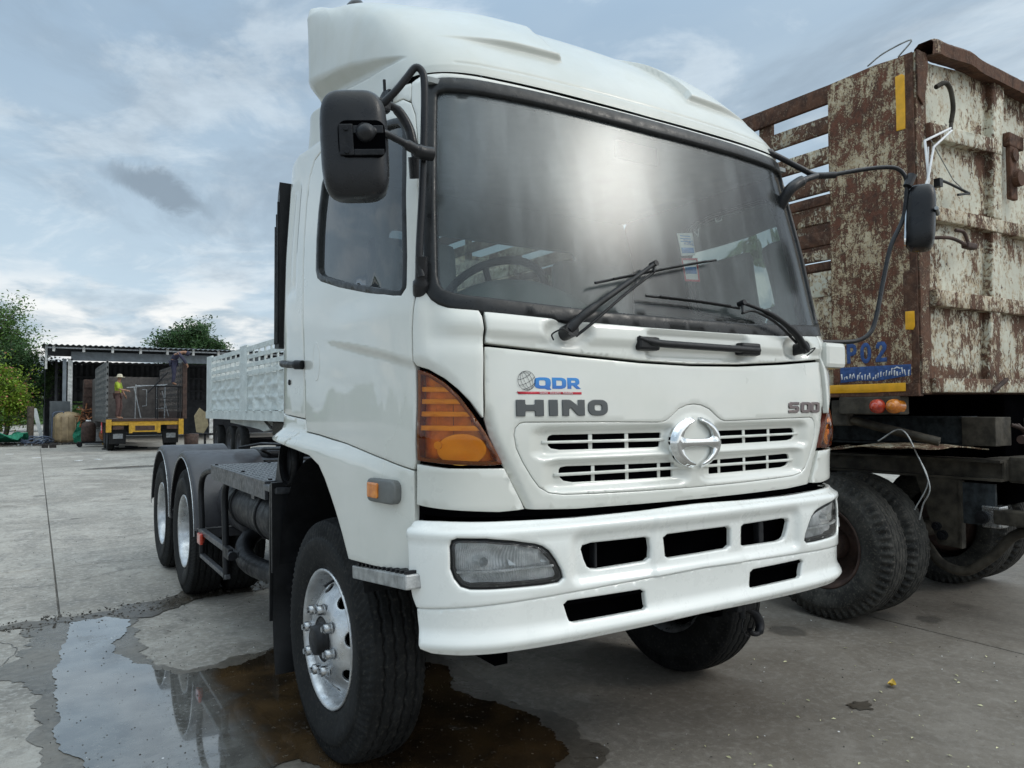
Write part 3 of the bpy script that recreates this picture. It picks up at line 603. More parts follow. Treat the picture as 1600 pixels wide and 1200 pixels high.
front = [(-.932, 1.752), (-.753, 1.738), (-.568, 1.724), (-.271, 1.708), (0, 1.703), (0, 1.166), (-.286, 1.167), (-.586, 1.170), (-.783, 1.179), (-.841, 1.283), (-.877, 1.35), (-.920, 1.437), (-.938, 1.498), (-.938, 1.619)]
grille = [(0, 1.545), (-.040, 1.541), (-.085, 1.526), (-.128, 1.496), (-.152, 1.482), (-.176, 1.476), (-.20, 1.475), (-.467, 1.480), (-.79, 1.483), (-.809, 1.479), (-.824, 1.464), (-.829, 1.442), (-.821, 1.397), (-.797, 1.348), (-.763, 1.295), (-.735, 1.26), (-.697, 1.238), (-.639, 1.229), (-.501, 1.225), (-.291, 1.221), (0, 1.219)]
wseal = [(0, 1.845), (-.243, 1.846), (-.57, 1.853), (-.923, 1.874), (-.997, 1.881), (-1.043, 1.889), (-1.076, 1.902), (-1.099, 1.919), (-1.117, 1.945), (-1.120, 2.003), (-1.118, 2.314), (-1.124, 2.569), (-1.128, 2.702), (-1.122, 2.736), (-1.108, 2.752), (-1.083, 2.762), (-1.051, 2.766), (-.965, 2.767), (-.755, 2.767), (-.438, 2.766), (0, 2.765)]
wglass = [(0, 1.888), (-.4, 1.89), (-.76, 1.907), (-.972, 1.92), (-1.027, 1.929), (-1.065, 1.943), (-1.082, 1.964), (-1.090, 2.001), (-1.083, 2.312), (-1.088, 2.592), (-1.088, 2.709), (-1.071, 2.722), (-1.044, 2.728), (-.927, 2.729), (-.758, 2.729), (-.444, 2.727), (0, 2.722)]
def sym(P): return P+[(-p[0], p[1]) for p in P[::-1] if p[0] != 0]
MW, MG = sym(wseal), sym(wglass)
# dark inner shell behind all panel gaps
shell = [(-2.80, 1.50), (-2.38, 1.40), (-2.19, 1.385), (-2.034, 1.37), (-1.90, 1.335), (-1.82, 1.27), (-1.73, 1.18), (-1.67, 1.09), (-1.62, .98), (-1.2, .985), (-1.19, 1.17), (0, 1.13)]
shell_top = [(0, 2.79), (-1.2, 2.79), (-2.6, 2.79), (-2.76, 2.68), (-2.80, 2.5)]
SP = shell+[(-p[0], p[1]) for p in shell[::-1][1:]]+[(-p[0], p[1]) for p in shell_top[::-1]]+shell_top[1:]
patch('cab_shell', SP, S, 'black_void', TR, holes=[inset(MG, -.012), inset(side_window, -.01), inset(mir(side_window), -.01)], off=-.03, res=.07, thick=.02, bev=.001)
def both(name, P, mat, holes=(), mirror_holes=True, **k):
    a = patch(name, P, S, mat, TR, holes=holes, **k); b = patch(name, mir(P), S, mat, TR, holes=[mir(h) for h in holes], **k); return a, b
kw = dict(res=.022, disp=DC, gap=.0060, thick=.025, bev=.004)
kd = dict(kw); kd['res'] = .0125
dl, dr = both('door', door, WP, holes=[inset(side_window, -.004)], **kd)
def DRear(s, z):
    a = np.abs(s); x = (a-2.47)/.085; y = (z-2.36)/.30; q = np.maximum(np.abs(x), np.abs(y)); return DC(s, z)-.014*ss((1.0-q)/.22)+.006*ss((.5-np.abs(x))/.2)*ss((.85-np.abs(y))/.2)
kw2 = dict(kw); kw2['disp'] = DRear
both('rear_side_panel', rear_pn, WP, **kw2); both('front_fender', fender, WP, **kw); both('fender_extension', fender_r, WP, **kw)
def symr(P):
    i = [k for k in range(len(P)-1) if P[k][0] == 0 and P[k+1][0] == 0][0]
    return sym(P[i+1:]+P[:i+1])
patch('windscreen_surround', symr(corner_up), S, WP, TR, **kw)
both('lower_corner_panel', corner_low, WP, **kw)
def DCowl(s, z):
    d = DC(s, z)*1.0
    # wiper pockets and the grab-handle recess
    for cx, cz, rx, rz in ((-.60, 1.81, .10, .045), (.72, 1.80, .12, .05)): q = np.hypot((s-cx)/rx, (z-cz)/rz); d = d-.024*ss((1.15-q)/.4)
    q = np.maximum(np.abs((s-.06)/.285), np.abs((z-1.778)/.052)); return d-.022*ss((1.08-q)/.16)
patch('cowl_panel', symr(cowl), S, WP, TR, res=.014, disp=DCowl, gap=.0062, thick=.025, bev=.004, off=.002)
def DFront(s, z):
    a = np.abs(s); e = np.interp(z, [1.17, 1.283, 1.35, 1.437, 1.498, 1.76], [.783, .841, .877, .920, .938, .938]); ch = ss((a-(e-.032))/.028)*ss((1.55-z)/.05)
    return -.020*ch+.004*ss((e-a)/.2)
FR = symr(front); GR = sym(grille)
patch('front_panel', FR, S, WP, TR, holes=[inset(GR, -.0075)], res=.016, disp=DFront, gap=.0068, thick=.025, bev=.004)
# grille with pockets round its slots
su = [(-.692, 1.414), (-.690, 1.428), (-.684, 1.437), (-.668, 1.442), (-.164, 1.440), (-.157, 1.436), (-.162, 1.41), (-.169, 1.380), (-.192, 1.378), (-.638, 1.382), (-.674, 1.388), (-.687, 1.398)]
slw = [(-.646, 1.299), (-.644, 1.315), (-.636, 1.324), (-.611, 1.327), (-.29, 1.322), (-.105, 1.320), (-.100, 1.315), (-.100, 1.262), (-.105, 1.259), (-.291, 1.260), (-.585, 1.263), (-.623, 1.270), (-.639, 1.283)]
def DGr(s, z):
    a = np.abs(s); d = 0*s
    for x0, x1, z0, z1 in ((.157, .69, 1.38, 1.44), (.10, .645, 1.262, 1.325)):
        dx = np.maximum(np.maximum(x0-a, a-x1), 0); dz = np.maximum(np.maximum(z0-z, z-z1), 0); q = np.hypot(dx/2.6, dz); d = d-.024*ss((.034-q)/.029)
    r = np.hypot(s/1.12, (z-1.395)/.87); d = np.where(r < .155, np.maximum(d, -.026*ss((r-.118)/.02)*1.0), d)
    return d+.005*ss((.135-r)/.015)
gp = patch('grille', GR, S, WP, TR, holes=[su, slw, mir(su), mir(slw)], res=.008, disp=DGr, gap=.0005, thick=.022, bev=.0025, off=.001)
patch('grille_backing', [(-.75, 1.24), (.75, 1.24), (.75, 1.46), (-.75, 1.46)], S, 'black_void', gp, off=-.055, res=.1, thick=.01)
for sg in (-1, 1):
    for x in (.50, .33): patch('grille_bar', [(sg*x-.007, 1.375), (sg*x+.007, 1.375), (sg*x+.007, 1.445), (sg*x-.007, 1.445)], S, WP, gp, off=-.028, res=.03, thick=.02)
    for x in (.49, .33, .17): patch('grille_bar', [(sg*x-.006, 1.258), (sg*x+.006, 1.258), (sg*x+.006, 1.33), (sg*x-.006, 1.33)], S, WP, gp, off=-.028, res=.03, thick=.02)
    patch('grille_bar', [(sg*.115, 1.4055), (sg*.715, 1.4105), (sg*.715, 1.4165), (sg*.115, 1.4135)], S, WP, gp, off=-.017, res=.03, thick=.02)
patch('grille_bar', [(-.665, 1.292), (.665, 1.292), (.665, 1.2995), (-.665, 1.2995)], S, WP, gp, off=-.015, res=.03, thick=.02)
patch('grille_blank', [(-.105, 1.255), (.105, 1.255), (.105, 1.32), (-.105, 1.32)], S, WP, gp, off=-.030, res=.03, thick=.02)
# emblem: ring with a waisted cross bar
def emblem():
    R, cz, P = .116, 1.395, []
    for a in np.linspace(99, 261, 25): P.append((R*math.cos(R_(a)), R*math.sin(R_(a))))
    P += [(-.018, -.100), (-.045, -.082), (-.066, -.055), (-.072, -.030), (-.062, -.018), (-.035, -.014), (.035, -.014), (.062, -.018), (.072, -.030), (.066, -.055), (.045, -.082), (.018, -.100)]
    for a in np.linspace(279, 441, 25): P.append((R*math.cos(R_(a)), R*math.sin(R_(a))))
    P += [(.018, .100), (.045, .082), (.066, .055), (.072, .030), (.062, .018), (.035, .013), (-.035, .013), (-.062, .018), (-.072, .030), (-.066, .055), (-.045, .082), (-.018, .100)]
    return [(x*1.19-.004, z*.86+cz) for x, z in P]
def DEm(s, z):
    r = np.hypot((s+.004)/1.19, (z-1.395)/.86); return .010*ss((.118-r)/.02)+.006*ss((.02-np.abs(z-1.395))/.014)*(r < .085)+.008*ss((r-.06)/.03)*ss((.118-r)/.012)
patch('emblem_disc', circ(-.004, 1.395, .134, .096, 40), S, WP, gp, off=.008, res=.012, thick=.012)
patch('emblem', emblem(), S, 'chrome', gp, off=.013, res=.007, thick=.014, bev=.003, disp=DEm)
# lettering on the front panel
def glyph(name, polys, x0, z0, w, h, mat, off=.009, thick=.009, slant=0, bev=.0018, parent=TR, zsl=0):
    def mp(P): return [(x0+(px*w)+slant*pz*h, z0+pz*h+zsl*px*w) for px, pz in P]
    return patch(name, mp(polys[0]), S, mat, parent, holes=[mp(p) for p in polys[1:]], off=off, res=.02, thick=thick, bev=bev, smooth=False)
H = [[(0, 0), (.30, 0), (.30, .27), (.36, .33), (.64, .33), (.70, .27), (.70, 0), (1, 0), (1, 1), (.70, 1), (.70, .75), (.64, .68), (.36, .68), (.30, .75), (.30, 1), (0, 1)]]
I = [[(0, 0), (1, 0), (1, 1), (0, 1)]]
Nn = [[(0, 0), (.27, 0), (.27, .40), (.33, .50), (.40, .50), (.68, .05), (.75, 0), (1, 0), (1, 1), (.73, 1), (.73, .66), (.68, .62), (.35, .98), (.28, 1), (0, 1)]]
O_ = [rrect(0, 0, 1, 1, .36, 5), rrect(.29, .27, .72, .73, .14, 4)]
z0, hh = 1.508, .055
for P, x, w, sl in ((H, -.822, .104, 0), (I, -.694, .033, 0), (Nn, -.639, .092, 0), (O_, -.528, .084, 0)): glyph('brand_letter', P, x, z0, w, hh, 'badge_grey')
S5 = [[(0, 0), (.80, 0), (1, .16), (1, .50), (.85, .62), (.32, .62), (.32, .80), (1, .80), (1, 1), (.16, 1), (0, .90), (0, .52), (.12, .42), (.70, .42), (.70, .20), (0, .20)]]
Z0 = [rrect(0, 0, 1, 1, .18, 3), rrect(.30, .2, .72, .8, .08, 3)]
for P, x in ((S5, .608), (Z0, .706), (Z0, .791)): glyph('model_digit', P, x, 1.509, .080, .045, 'dark_chrome', slant=.10)
Q = [[(.10, .08), (.02, .22), (0, .5), (.02, .78), (.10, .93), (.3, 1), (.72, 1), (.90, .93), (.98, .78), (1, .5), (.97, .25), (.93, .10), (1.02, -.10), (.78, -.10), (.62, 0), (.3, 0)], rrect(.28, .26, .68, .76, .12, 3)]
D = [[(0, 0), (.66, 0), (.88, .08), (.99, .25), (1, .5), (.99, .76), (.88, .93), (.66, 1), (0, 1)], [(.28, .27), (.28, .75), (.62, .75), (.70, .68), (.71, .5), (.70, .34), (.62, .27)]]
Rr = [[(0, 0), (.30, 0), (.30, .30), (.42, .30), (.70, 0), (1.05, 0), (.75, .33), (.93, .45), (.96, .66), (.90, .90), (.70, 1), (0, 1)], [(.30, .55), (.30, .76), (.60, .76), (.66, .66), (.60, .55)]]
for P, x, w in ((Q, -.750, .066), (D, -.678, .058), (Rr, -.615, .054)): glyph('decal_letter', P, x, 1.6035, w, .0395, 'decal_blue', off=.0052, thick=.001, bev=.0004)
patch('decal_bar', [(-.819, 1.5925), (-.556, 1.5915), (-.556, 1.5835), (-.813, 1.5845)], S, 'decal_red', TR, off=.0052, thick=.001, bev=.0004)
gl = MB()
def fpt(x, z, o=.0062):
    p = S(np.array([x]), np.array([z]))[0]; return (p[0], p[1]-o, p[2])
gcx, gcz, gr = -.781, 1.6315, .034
for k in range(4): 
    rx = gr*(1 if k == 0 else (.62, .25)[k-1] if k < 3 else .0); a = .45
    if k < 3: gl.tube([fpt(gcx+rx*math.cos(t)*math.cos(a)-gr*math.sin(t)*math.sin(a), gcz+rx*math.cos(t)*math.sin(a)+gr*math.sin(t)*math.cos(a)) for t in np.linspace(0, 6.283, 33)], .0007, 4, False)
for hgt in (-.55, 0, .55):
    hw = gr*math.sqrt(1-hgt*hgt); gl.tube([fpt(gcx+hw*math.cos(t)*math.cos(a)-(gr*hgt+hw*.22*math.sin(t))*math.sin(a), gcz+hw*math.cos(t)*math.sin(a)+(gr*hgt+hw*.22*math.sin(t))*math.cos(a)) for t in np.linspace(math.pi, 2*math.pi, 17)], .0007, 4, False)
gl.build('globe_decal', 'decal_black', TR)
def text_mesh(body, size, mat, name, parent, place, ext=.0004, align='LEFT'):
    cu = bpy.data.curves.new('t', 'FONT'); cu.body = body; cu.size = size; cu.extrude = ext; cu.align_x = align; cu.resolution_u = 3
    o = bpy.data.objects.new('t', cu); COL.objects.link(o); bpy.context.view_layer.update()
    me = bpy.data.meshes.new_from_object(o.evaluated_get(bpy.context.evaluated_depsgraph_get())); bpy.data.objects.remove(o)
    for v in me.vertices: v.co = Vector(place(v.co.x, v.co.y, v.co.z))
    me.materials.clear(); return link(name, me, mat, parent)
text_mesh('Quality   Durability   Reliability', .0088, 'decal_white', 'decal_writing', TR, lambda x, y, z: fpt(-.732+x*1.25, 1.5862+y, .0066+z))
# windscreen, seal
patch('windscreen_seal', MW, S, 'seal_rubber', TR, holes=[MG], off=.006, res=.03, thick=.05, bev=.010)
WS = patch('windscreen', inset(MG, -.01), S, 'windscreen_glass', TR, off=-.014, res=.05, thick=0)
for P, m, cc in (([(.059, 2.277), (.157, 2.292), (.152, 2.191), (.063, 2.178)], 'decal_white', 'blue'), ([(.060, 2.164), (.155, 2.174), (.146, 2.074), (.060, 2.069)], 'decal_white', 'red')):
    st = patch('sticker', P, S, m, TR, off=-.019, res=.05, thick=.0008, bev=.0002)
    c0 = np.mean(P, 0)
    if cc == 'blue':
        for k in range(3): patch('sticker_line', [(c0[0]-.035, c0[1]+.035-k*.012), (c0[0]+.03, c0[1]+.04-k*.012), (c0[0]+.03, c0[1]+.036-k*.012), (c0[0]-.035, c0[1]+.031-k*.012)], S, 'decal_blue', st, off=-.0178, thick=.0004, bev=.0001)
        patch('sticker_line', [(c0[0]-.038, c0[1]-.045), (c0[0]+.038, c0[1]-.035), (c0[0]+.038, c0[1]-.012), (c0[0]-.038, c0[1]-.020)], S, 'decal_blue', st, off=-.0178, thick=.0004, bev=.0001)
        text_mesh('2562', .032, 'decal_blue', 'sticker_number', st, lambda x, y, z: tuple(S(np.array([c0[0]-.02+x]), np.array([c0[1]-.006+y]))[0]+np.array([0, .0168, 0])))
    else:
        patch('sticker_border', [(x*1.06+c0[0]*(1-1.06), z*1.06+c0[1]*(1-1.06)) for x, z in P], S, 'decal_red', st, holes=[inset(P, .006)], off=-.0176, thick=.0004, bev=.0001)
        patch('sticker_line', [(c0[0]-.034, c0[1]-.02), (c0[0]+.034, c0[1]-.014), (c0[0]+.034, c0[1]+.016), (c0[0]-.034, c0[1]+.010)], S, 'decal_blue', st, off=-.0178, thick=.0004, bev=.0001)
# door glass, seals, handles
for sg, dd in ((-1, dl), (1, dr)):
    f = (lambda P: P) if sg < 0 else mir
    w = patch('side_window', f(inset(side_window, .012)), S, 'side_glass', dd, off=-.016, res=.06, thick=0)
    patch('window_seal', f(inset(side_window, -.003)), S, 'seal_rubber', dd, holes=[f(inset(side_window, .017))], off=.001, res=.03, thick=.03, bev=.005)
    patch('handle_recess', circ(sg*2.07, 1.745, .045, .085, 24), S, 'white_paint', dd, off=-.006, res=.012, thick=.01, disp=lambda s, z, sg=sg: DC(s, z)-.014*ss((1-np.hypot((s-sg*2.07)/.045, (z-1.745)/.085))*2.2)+.0075)
    X0 = sg*1.195
    h = MB(); hp = [(sg*1.20, 1.58, 1.758), (sg*1.222, 1.54, 1.756), (sg*1.226, 1.42, 1.745), (sg*1.224, 1.32, 1.740), (sg*1.205, 1.285, 1.738)]
    h.tube(crom(hp, 5), [.018]*6+[.016]*9+[.022]*6, 10); h.build('door_handle', 'black_plastic', dd)
    MB().cyl((sg*1.19, 1.50, 1.665), (sg*1.206, 1.50, 1.665), .013, 16).build('keyhole', 'dark_steel', dd)
# corner lamps
for sg in (-1, 1):
    f = (lambda P: P) if sg < 0 else mir
    hs = patch('turn_signal', f(lampP), S, 'amber_solid', TR, off=-.030, res=.02, thick=.01, gap=.004)
    patch('lamp_rim', f(lampP), S, 'lamp_rim_red', hs, holes=[f(inset(lampP, .013))], off=.001, res=.03, thick=.03, gap=.004, disp=DC, bev=.002)
    patch('lens', f(inset(lampP, .005)), S, 'amber_lens', hs, off=.002, res=.016, thick=.006, bev=.004, disp=DC)
    for k, (zz, xi) in enumerate(((1.595, -1.055), (1.553, -1.015), (1.510, -.985), (1.462, -.957))):
        patch('louvre', f([(-1.168, zz), (xi+.004, zz-.002), (xi-.016, zz+.012), (-1.168, zz+.014)]), S, 'amber_bright', hs, off=-.006, res=.03, thick=.022, disp=DC)
    patch('inner_bowl', f(circ(-1.02, 1.395, .085, .052, 24)), S, 'amber_bright', hs, off=-.020, res=.012, thick=.008, disp=lambda s, z: -.0*s+.018*ss(np.hypot((np.abs(s)-1.02)/.085, (z-1.395)/.052)))
    MB().tube([S(np.array([sg*1.10]), np.array([1.41]))[0]+np.array([-sg*.02, .02, 0]), S(np.array([sg*1.10]), np.array([1.41]))[0]+np.array([sg*.004, -.002, 0])], .014, 12).build('bulb', 'amber_bright', hs)
# side marker lamps on the fenders
for sg in (-1, 1):
    f = (lambda P: P) if sg < 0 else mir
    b = patch('side_marker', f(rrect(-1.452, 1.207, -1.272, 1.276, .02)), S, 'marker_grey', TR, off=.034, res=.03, thick=.045, bev=.008)
    patch('marker_lens', f(rrect(-1.440, 1.217, -1.366, 1.268, .006)), S, 'amber_solid', b, off=.040, res=.012, thick=.008, bev=.002)
# rear wall with window, floor, roof lining
BW = lambda u, v: np.stack([u, 1.665+0*u, v], -1)
patch('rear_wall', [(-1.13, 1.3), (1.13, 1.3), (1.13, 2.5), (1.05, 2.76), (-1.05, 2.76), (-1.13, 2.5)], BW, 'interior_grey', TR, holes=[rrect(-.62, 2.12, .66, 2.52, .05)], res=.2, thick=.03)
patch('rear_window', rrect(-.63, 2.11, .67, 2.53, .05), lambda u, v: np.stack([u, 1.672+0*u, v], -1), 'side_glass', TR, res=.3, thick=0)
MB().box((-1.06, .45, 1.40), (1.06, 1.66, 1.45)).build('cab_floor', 'interior_dark', TR)
MB().box((-1.02, .36, 2.745), (1.02, 1.66, 2.765)).build('roof_lining', 'interior_grey', TR)
d = MB(); d.prism([(.17, 1.5), (.17, 1.84), (.34, 1.90), (.50, 1.86), (.52, 1.5)], 'X', -.90, .90); d.build('dashboard', 'interior_dark', TR)
d = MB()
hum = [(-.98+.86*t, 0, 0) for t in np.linspace(0, 1, 13)]
V = []; F = []
for i, t in enumerate(np.linspace(0, 1, 17)):
    for j, a in enumerate(np.linspace(0, math.pi, 11)):
        hgt = .17*math.sin(math.pi*min(1, t*1.15+.0))**.5 if t < .87 else .17*math.sin(math.pi*min(1, t*1.15))**.5*0+.02
        V.append((-.95+.80*t, .40-.17*math.cos(a), 1.86+(hgt+.02)*math.sin(a)))
for i in range(16):
    for j in range(10): F.append((i*11+j, i*11+j+1, i*11+12+j, i*11+11+j))
link('instrument_hood', arr_mesh(V, F), 'dash_teal', TR)
sp_ = MB(); sp_.lathe([(.0, .0), (.004, .03), (.0, .045), (.008, .06), (.0, .075), (.006, .085), (-.01, .09)], 'Z', 32, (-.93, .30, 1.915)); sp_.build('speaker_grille', 'steel_bright', TR)
# steering wheel, seats
sw = MB(); c0 = Vector((-.56, .66, 2.0)); mt = Euler((R_(-38), 0, 0)).to_matrix()
ring = [c0+mt @ Vector((.235*math.cos(a), .235*math.sin(a), 0)) for a in np.linspace(0, 2*math.pi, 41)[:-1]]
sw.tube(ring, .017, 10, closed=True)
for a in (0, 2.2, 4.1): sw.tube([c0, c0+mt @ Vector((.23*math.cos(a), .23*math.sin(a), 0))], .014, 8)
sw.cyl(c0-mt @ Vector((0, 0, .03)), c0+mt @ Vector((0, 0, .02)), .07, 20); sw.cyl(c0, c0-mt @ Vector((0, -.05, .5)), .03, 12); sw.build('steering_wheel', 'black_plastic', TR)
for x in (-.56, .62):
    s_ = MB(); s_.box((x-.26, .95, 1.72), (x+.26, 1.45, 1.88), .05); s_.build('seat', 'interior_grey', TR)
    MB().box((x-.24, 1.40, 1.82), (x+.24, 1.54, 2.42), .05, rot=(R_(-8), 0, 0)).build('backrest', 'interior_grey', TR)
MB().box((-.12, .352, 2.62), (.12, .375, 2.70), .008).build('rear_view_mirror', 'black_plastic', TR)
# grab handle on the cowl
g = MB(); zz = 1.789; gp_ = [(-.285, zz+.012), (-.20, zz-.004), (0, zz-.008), (.3, zz-.010), (.40, zz-.010)]
for i, (x, z) in enumerate(gp_): pass
P = [S(np.array([x]), np.array([z]))[0]+np.array([0, -.024, 0]) for x, z in gp_]; g.tube(crom(P, 5), [.010]*4+[.015]*17, 10)
for x0, x1 in ((-.29, -.18), (.29, .41)): 
    pp = S(np.array([x0, x1]), np.array([zz, zz])); g.box((x0, pp[0][1]-.030, zz-.034), (x1, pp[1][1]+.012, zz+.020), .012)
g.build('grab_handle', 'black_plastic', TR)
# wipers
def spt(s, z, o): 
    a, b = np.array([s]), np.array([z]); e = 2e-3; p = S(a, b)[0]; n = np.cross(S(a+e, b)[0]-S(a-e, b)[0], S(a, b+e)[0]-S(a, b-e)[0]); n /= np.linalg.norm(n); return p+n*o
for arm, blade, arm2, piv in (([(-.615, 1.808), (-.536, 1.872), (-.354, 1.984), (-.164, 2.097)], [(-.458, 2.001), (-.211, 2.061), (.011, 2.114), (.229, 2.162)], [(-.581, 1.791), (-.513, 1.837), (-.36, 1.945), (-.178, 2.059)], (-.605, 1.808)),
        ([(.740, 1.787), (.639, 1.857), (.493, 1.928), (.323, 1.973)], [(-.215, 1.969), (-.022, 1.967), (.126, 1.964), (.326, 1.956)], [(.679, 1.82), (.53, 1.895), (.385, 1.938), (.31, 1.927)], (.730, 1.80))):
    w = MB()
    w.tube(crom([spt(*p, o) for p, o in zip(arm, (.035, .055, .055, .045))], 6), [.021]*3+[.017]*5+[.012]*6+[.008]*5, 8)
    w.tube(crom([spt(*p, o) for p, o in zip(arm2, (.03, .045, .05, .04))], 6), .006, 6)
    w.tube([spt(*piv, -.02), spt(*piv, .05)], .027, 16); w.tube([spt(*arm[-1], .055), spt(*arm[-1], .02)], .012, 8); w.tube([spt(*arm2[-1], .045), spt(*arm[-1], .04)], .006, 6)
    wo_ = w.build('wiper_arm', 'black_plastic', TR)
    b = MB(); bp = crom([spt(*p, .020) for p in blade], 6); b.tube(bp, .0055, 6); bp2 = [spt(*p, .030) for p in crom(blade, 6)]; b.tube(bp2[2:-2], .0045, 6)
    for k in (3, 7, 11, 15): b.tube([bp[k], bp2[min(k, len(bp2)-1)]], .004, 4)
    b.build('wiper_blade', 'black_plastic', wo_)
    cb = MB(); q = piv; e = -1 if q[0] < 0 else 1; cb.tube(crom([spt(q[0]+e*.02, q[1]-.01, .05), spt(q[0]+e*.05, q[1]-.004, .06), spt(q[0]+e*.075, q[1]-.014, .03), spt(q[0]+e*.06, q[1]-.03, .01)], 4), .003, 5); cb.build('washer_hose', 'black_plastic', wo_)
# ------------------------------------------------ roof fairing
def DFair(s, z):
    a = np.abs(s)
    zu = np.interp(a, [1.21, 1.26, 1.45, 1.73, 2.3, 2.6], [2.908, 2.927, 2.997, 3.077, 3.19, 3.235]); zl = np.interp(a, [1.21, 1.26, 1.57, 2.0, 2.34, 2.6], [2.903, 2.914, 2.962, 3.040, 3.085, 3.10]); zb = np.interp(a, [1.21, 1.58, 2.01, 2.5], [2.89, 2.925, 2.985, 3.03])
    dep = np.interp(a, [1.21, 1.35, 1.8, 2.4, 3.9], [0, .020, .055, .080, .082])
    g = ss((zu-z)/np.maximum(zu-zl, .01)); rec = ss((zl-z)/np.maximum(zl-zb, .01)); d = -dep*g*(1-.75*rec)
    sA = np.interp(z, [2.98, 3.05, 3.18, 3.3, 3.45], [.40, .44, .43, .38, .30]); zB = 2.985+.012*a
    pad = ss((z-zB)/.012)*ss((a-sA)/.013)*ss((1.06-a)/.42)*ss((3.42-z)/.20); d = d+.028*pad
    seam = -.004*np.exp(-((z-2.845-.0*a)/.006)**2)*(a < 1.0)
    return d+seam
L_ = LC[-1]-.001
ns = 760; zz = np.concatenate([np.linspace(2.775, 3.30, 170), np.linspace(3.305, 3.65, 50)]); sv = np.linspace(-L_, L_, ns)
GS, GZ = np.meshgrid(sv, zz, indexing='ij'); gs, gz = GS.ravel(), GZ.ravel(); e = 2e-3
lowcut = np.interp(np.abs(gs), [0, 1.0, 1.2, 1.4, 2.6, 4], [2.787, 2.797, 2.799, 2.768, 2.795, 2.79])
gz2 = np.maximum(gz, lowcut)
p = SF(gs, gz2); n_ = np.cross(SF(gs+e, gz2)-SF(gs-e, gz2), SF(gs, gz2+e)-SF(gs, gz2-e)); n_ /= np.linalg.norm(n_, axis=1)[:, None]+1e-9
V = p+n_*(DFair(gs, gz2)+.004)[:, None]; nz = len(zz); F = []
for i in range(ns-1):
    for j in range(nz-1): F.append((i*nz+j, (i+1)*nz+j, (i+1)*nz+j+1, i*nz+j+1))
V = V.tolist(); top = [i*nz+nz-1 for i in range(ns)]; V.append([0, 1.55, 3.655]); F += [(top[i], top[i+1], len(V)-1) for i in range(ns-1)]
fo = link('roof_fairing', arr_mesh(V, F), 'fairing_paint', TR)
b = MB(); b.lathe([(0, .055), (.02, .05), (.045, .03), (.05, 0)], 'Z', 20, (-.905, 1.4, 3.52)); b.build('roof_marker', 'mirror_plastic', fo)
MB().lathe([(0, .05), (.015, .045), (.03, .02), (.032, 0)], 'Z', 20, (-.47, 1.38, 3.575)).build('roof_marker', 'black_plastic', fo)
# black intake stack behind the cab
b = MB(); b.prism([(1.735, 2.70), (1.765, 2.64), (1.80, 2.45), (1.815, 1.85), (1.735, 1.85)], 'X', -1.19, -1.03); st_ = b.build('intake_stack', 'black_plastic', TR)
for k in range(3): 
    q = 1.742+.024*k; MB().box((-1.198, q, 1.87), (-1.189, q+.009, 2.60-.06*k), .002).build('stack_rib', 'black_plastic', st_)
# ------------------------------------------------ bumper
BT = [(-1.225, 1.148), (-1.117, 1.150), (-.898, 1.146), (-.594, 1.142), (-.298, 1.143), (0, 1.147)]
BC = [(0, .903), (-.324, .897), (-.668, .889), (-.913, .882), (-1.085, .873), (-1.200, .866), (-1.218, .90), (-1.236, .967), (-1.240, 1.075), (-1.236, 1.125)]
bump = BT+[(-p[0], p[1]) for p in BT[::-1] if p[0] != 0]+[(-p[0], p[1]) for p in BC[::-1] if p[0] != 0]+BC
hl = [(-1.079, 1.073), (-1.070, 1.093), (-1.051, 1.100), (-.956, 1.097), (-.867, 1.085), (-.776, 1.068), (-.747, 1.057), (-.722, 1.039), (-.696, 1.005), (-.672, .965), (-.666, .942), (-.684, .928), (-.746, .926), (-.957, .930), (-1.011, .932), (-1.043, .942), (-1.065, .968), (-1.078, 1.0)]
ol = [(-.575, 1.029), (-.569, 1.042), (-.533, 1.049), (-.275, 1.046), (-.259, 1.036), (-.254, 1.0), (-.256, .964), (-.275, .953), (-.498, .950), (-.532, .954), (-.549, .965), (-.564, .994)]
om_ = [(-.189, 1.034), (-.168, 1.047), (0, 1.048), (.168, 1.047), (.182, 1.034), (.182, .968), (.160, .956), (0, .954), (-.160, .953), (-.180, .964)]
ol = inset(ol, -.009); om_ = inset(om_, -.009)
def DB(s, z):
    a = np.abs(s); q = np.maximum((a-.575)/.065, np.abs(z-.998)/.076-.0)
    dx = np.maximum(a-.585, 0); dz = np.maximum(np.abs(z-1.0)-.052, 0); d = -.022*ss((.050-np.hypot(dx*.8, dz))/.040)*ss((a-.0)/.01+1)
    d = d+.014*ss((z-1.085)/.02)*ss((1.14-z)/.025)*0.6-.022*ss((z-1.118)/.03)
    d = d+.005*ss((.25-a)/.012)*(z > .9)
    return d-.012*ss((.905-z)/.04)*0
bo = patch('bumper', bump, SB, 'bumper_paint', TR, holes=[inset(hl, -.010), inset(mir(hl), -.010), ol, mir(ol), om_], res=.0125, disp=DB, thick=.022, bev=.0075, gap=.0035)
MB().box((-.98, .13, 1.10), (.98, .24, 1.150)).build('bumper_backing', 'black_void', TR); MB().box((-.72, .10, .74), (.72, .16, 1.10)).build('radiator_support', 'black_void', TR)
for x, w, z_ in ((-.50, .012, 1.01), (.40, .03, .99)): MB().box((x, .055, .95), (x+w, .09, 1.045), .006).build('bracket', 'dark_steel', TR)
SPT = [(-1.200, .857), (-1.085, .864), (-.913, .873), (-.668, .880), (-.324, .888), (0, .894)]; SPB = [(0, .728), (-.329, .722), (-.618, .718), (-.915, .719), (-1.044, .718), (-1.150, .722), (-1.178, .735), (-1.19, .79)]
spo = SPT+[(-p[0], p[1]) for p in SPT[::-1] if p[0] != 0]+[(-p[0], p[1]) for p in SPB[::-1] if p[0] != 0]+SPB
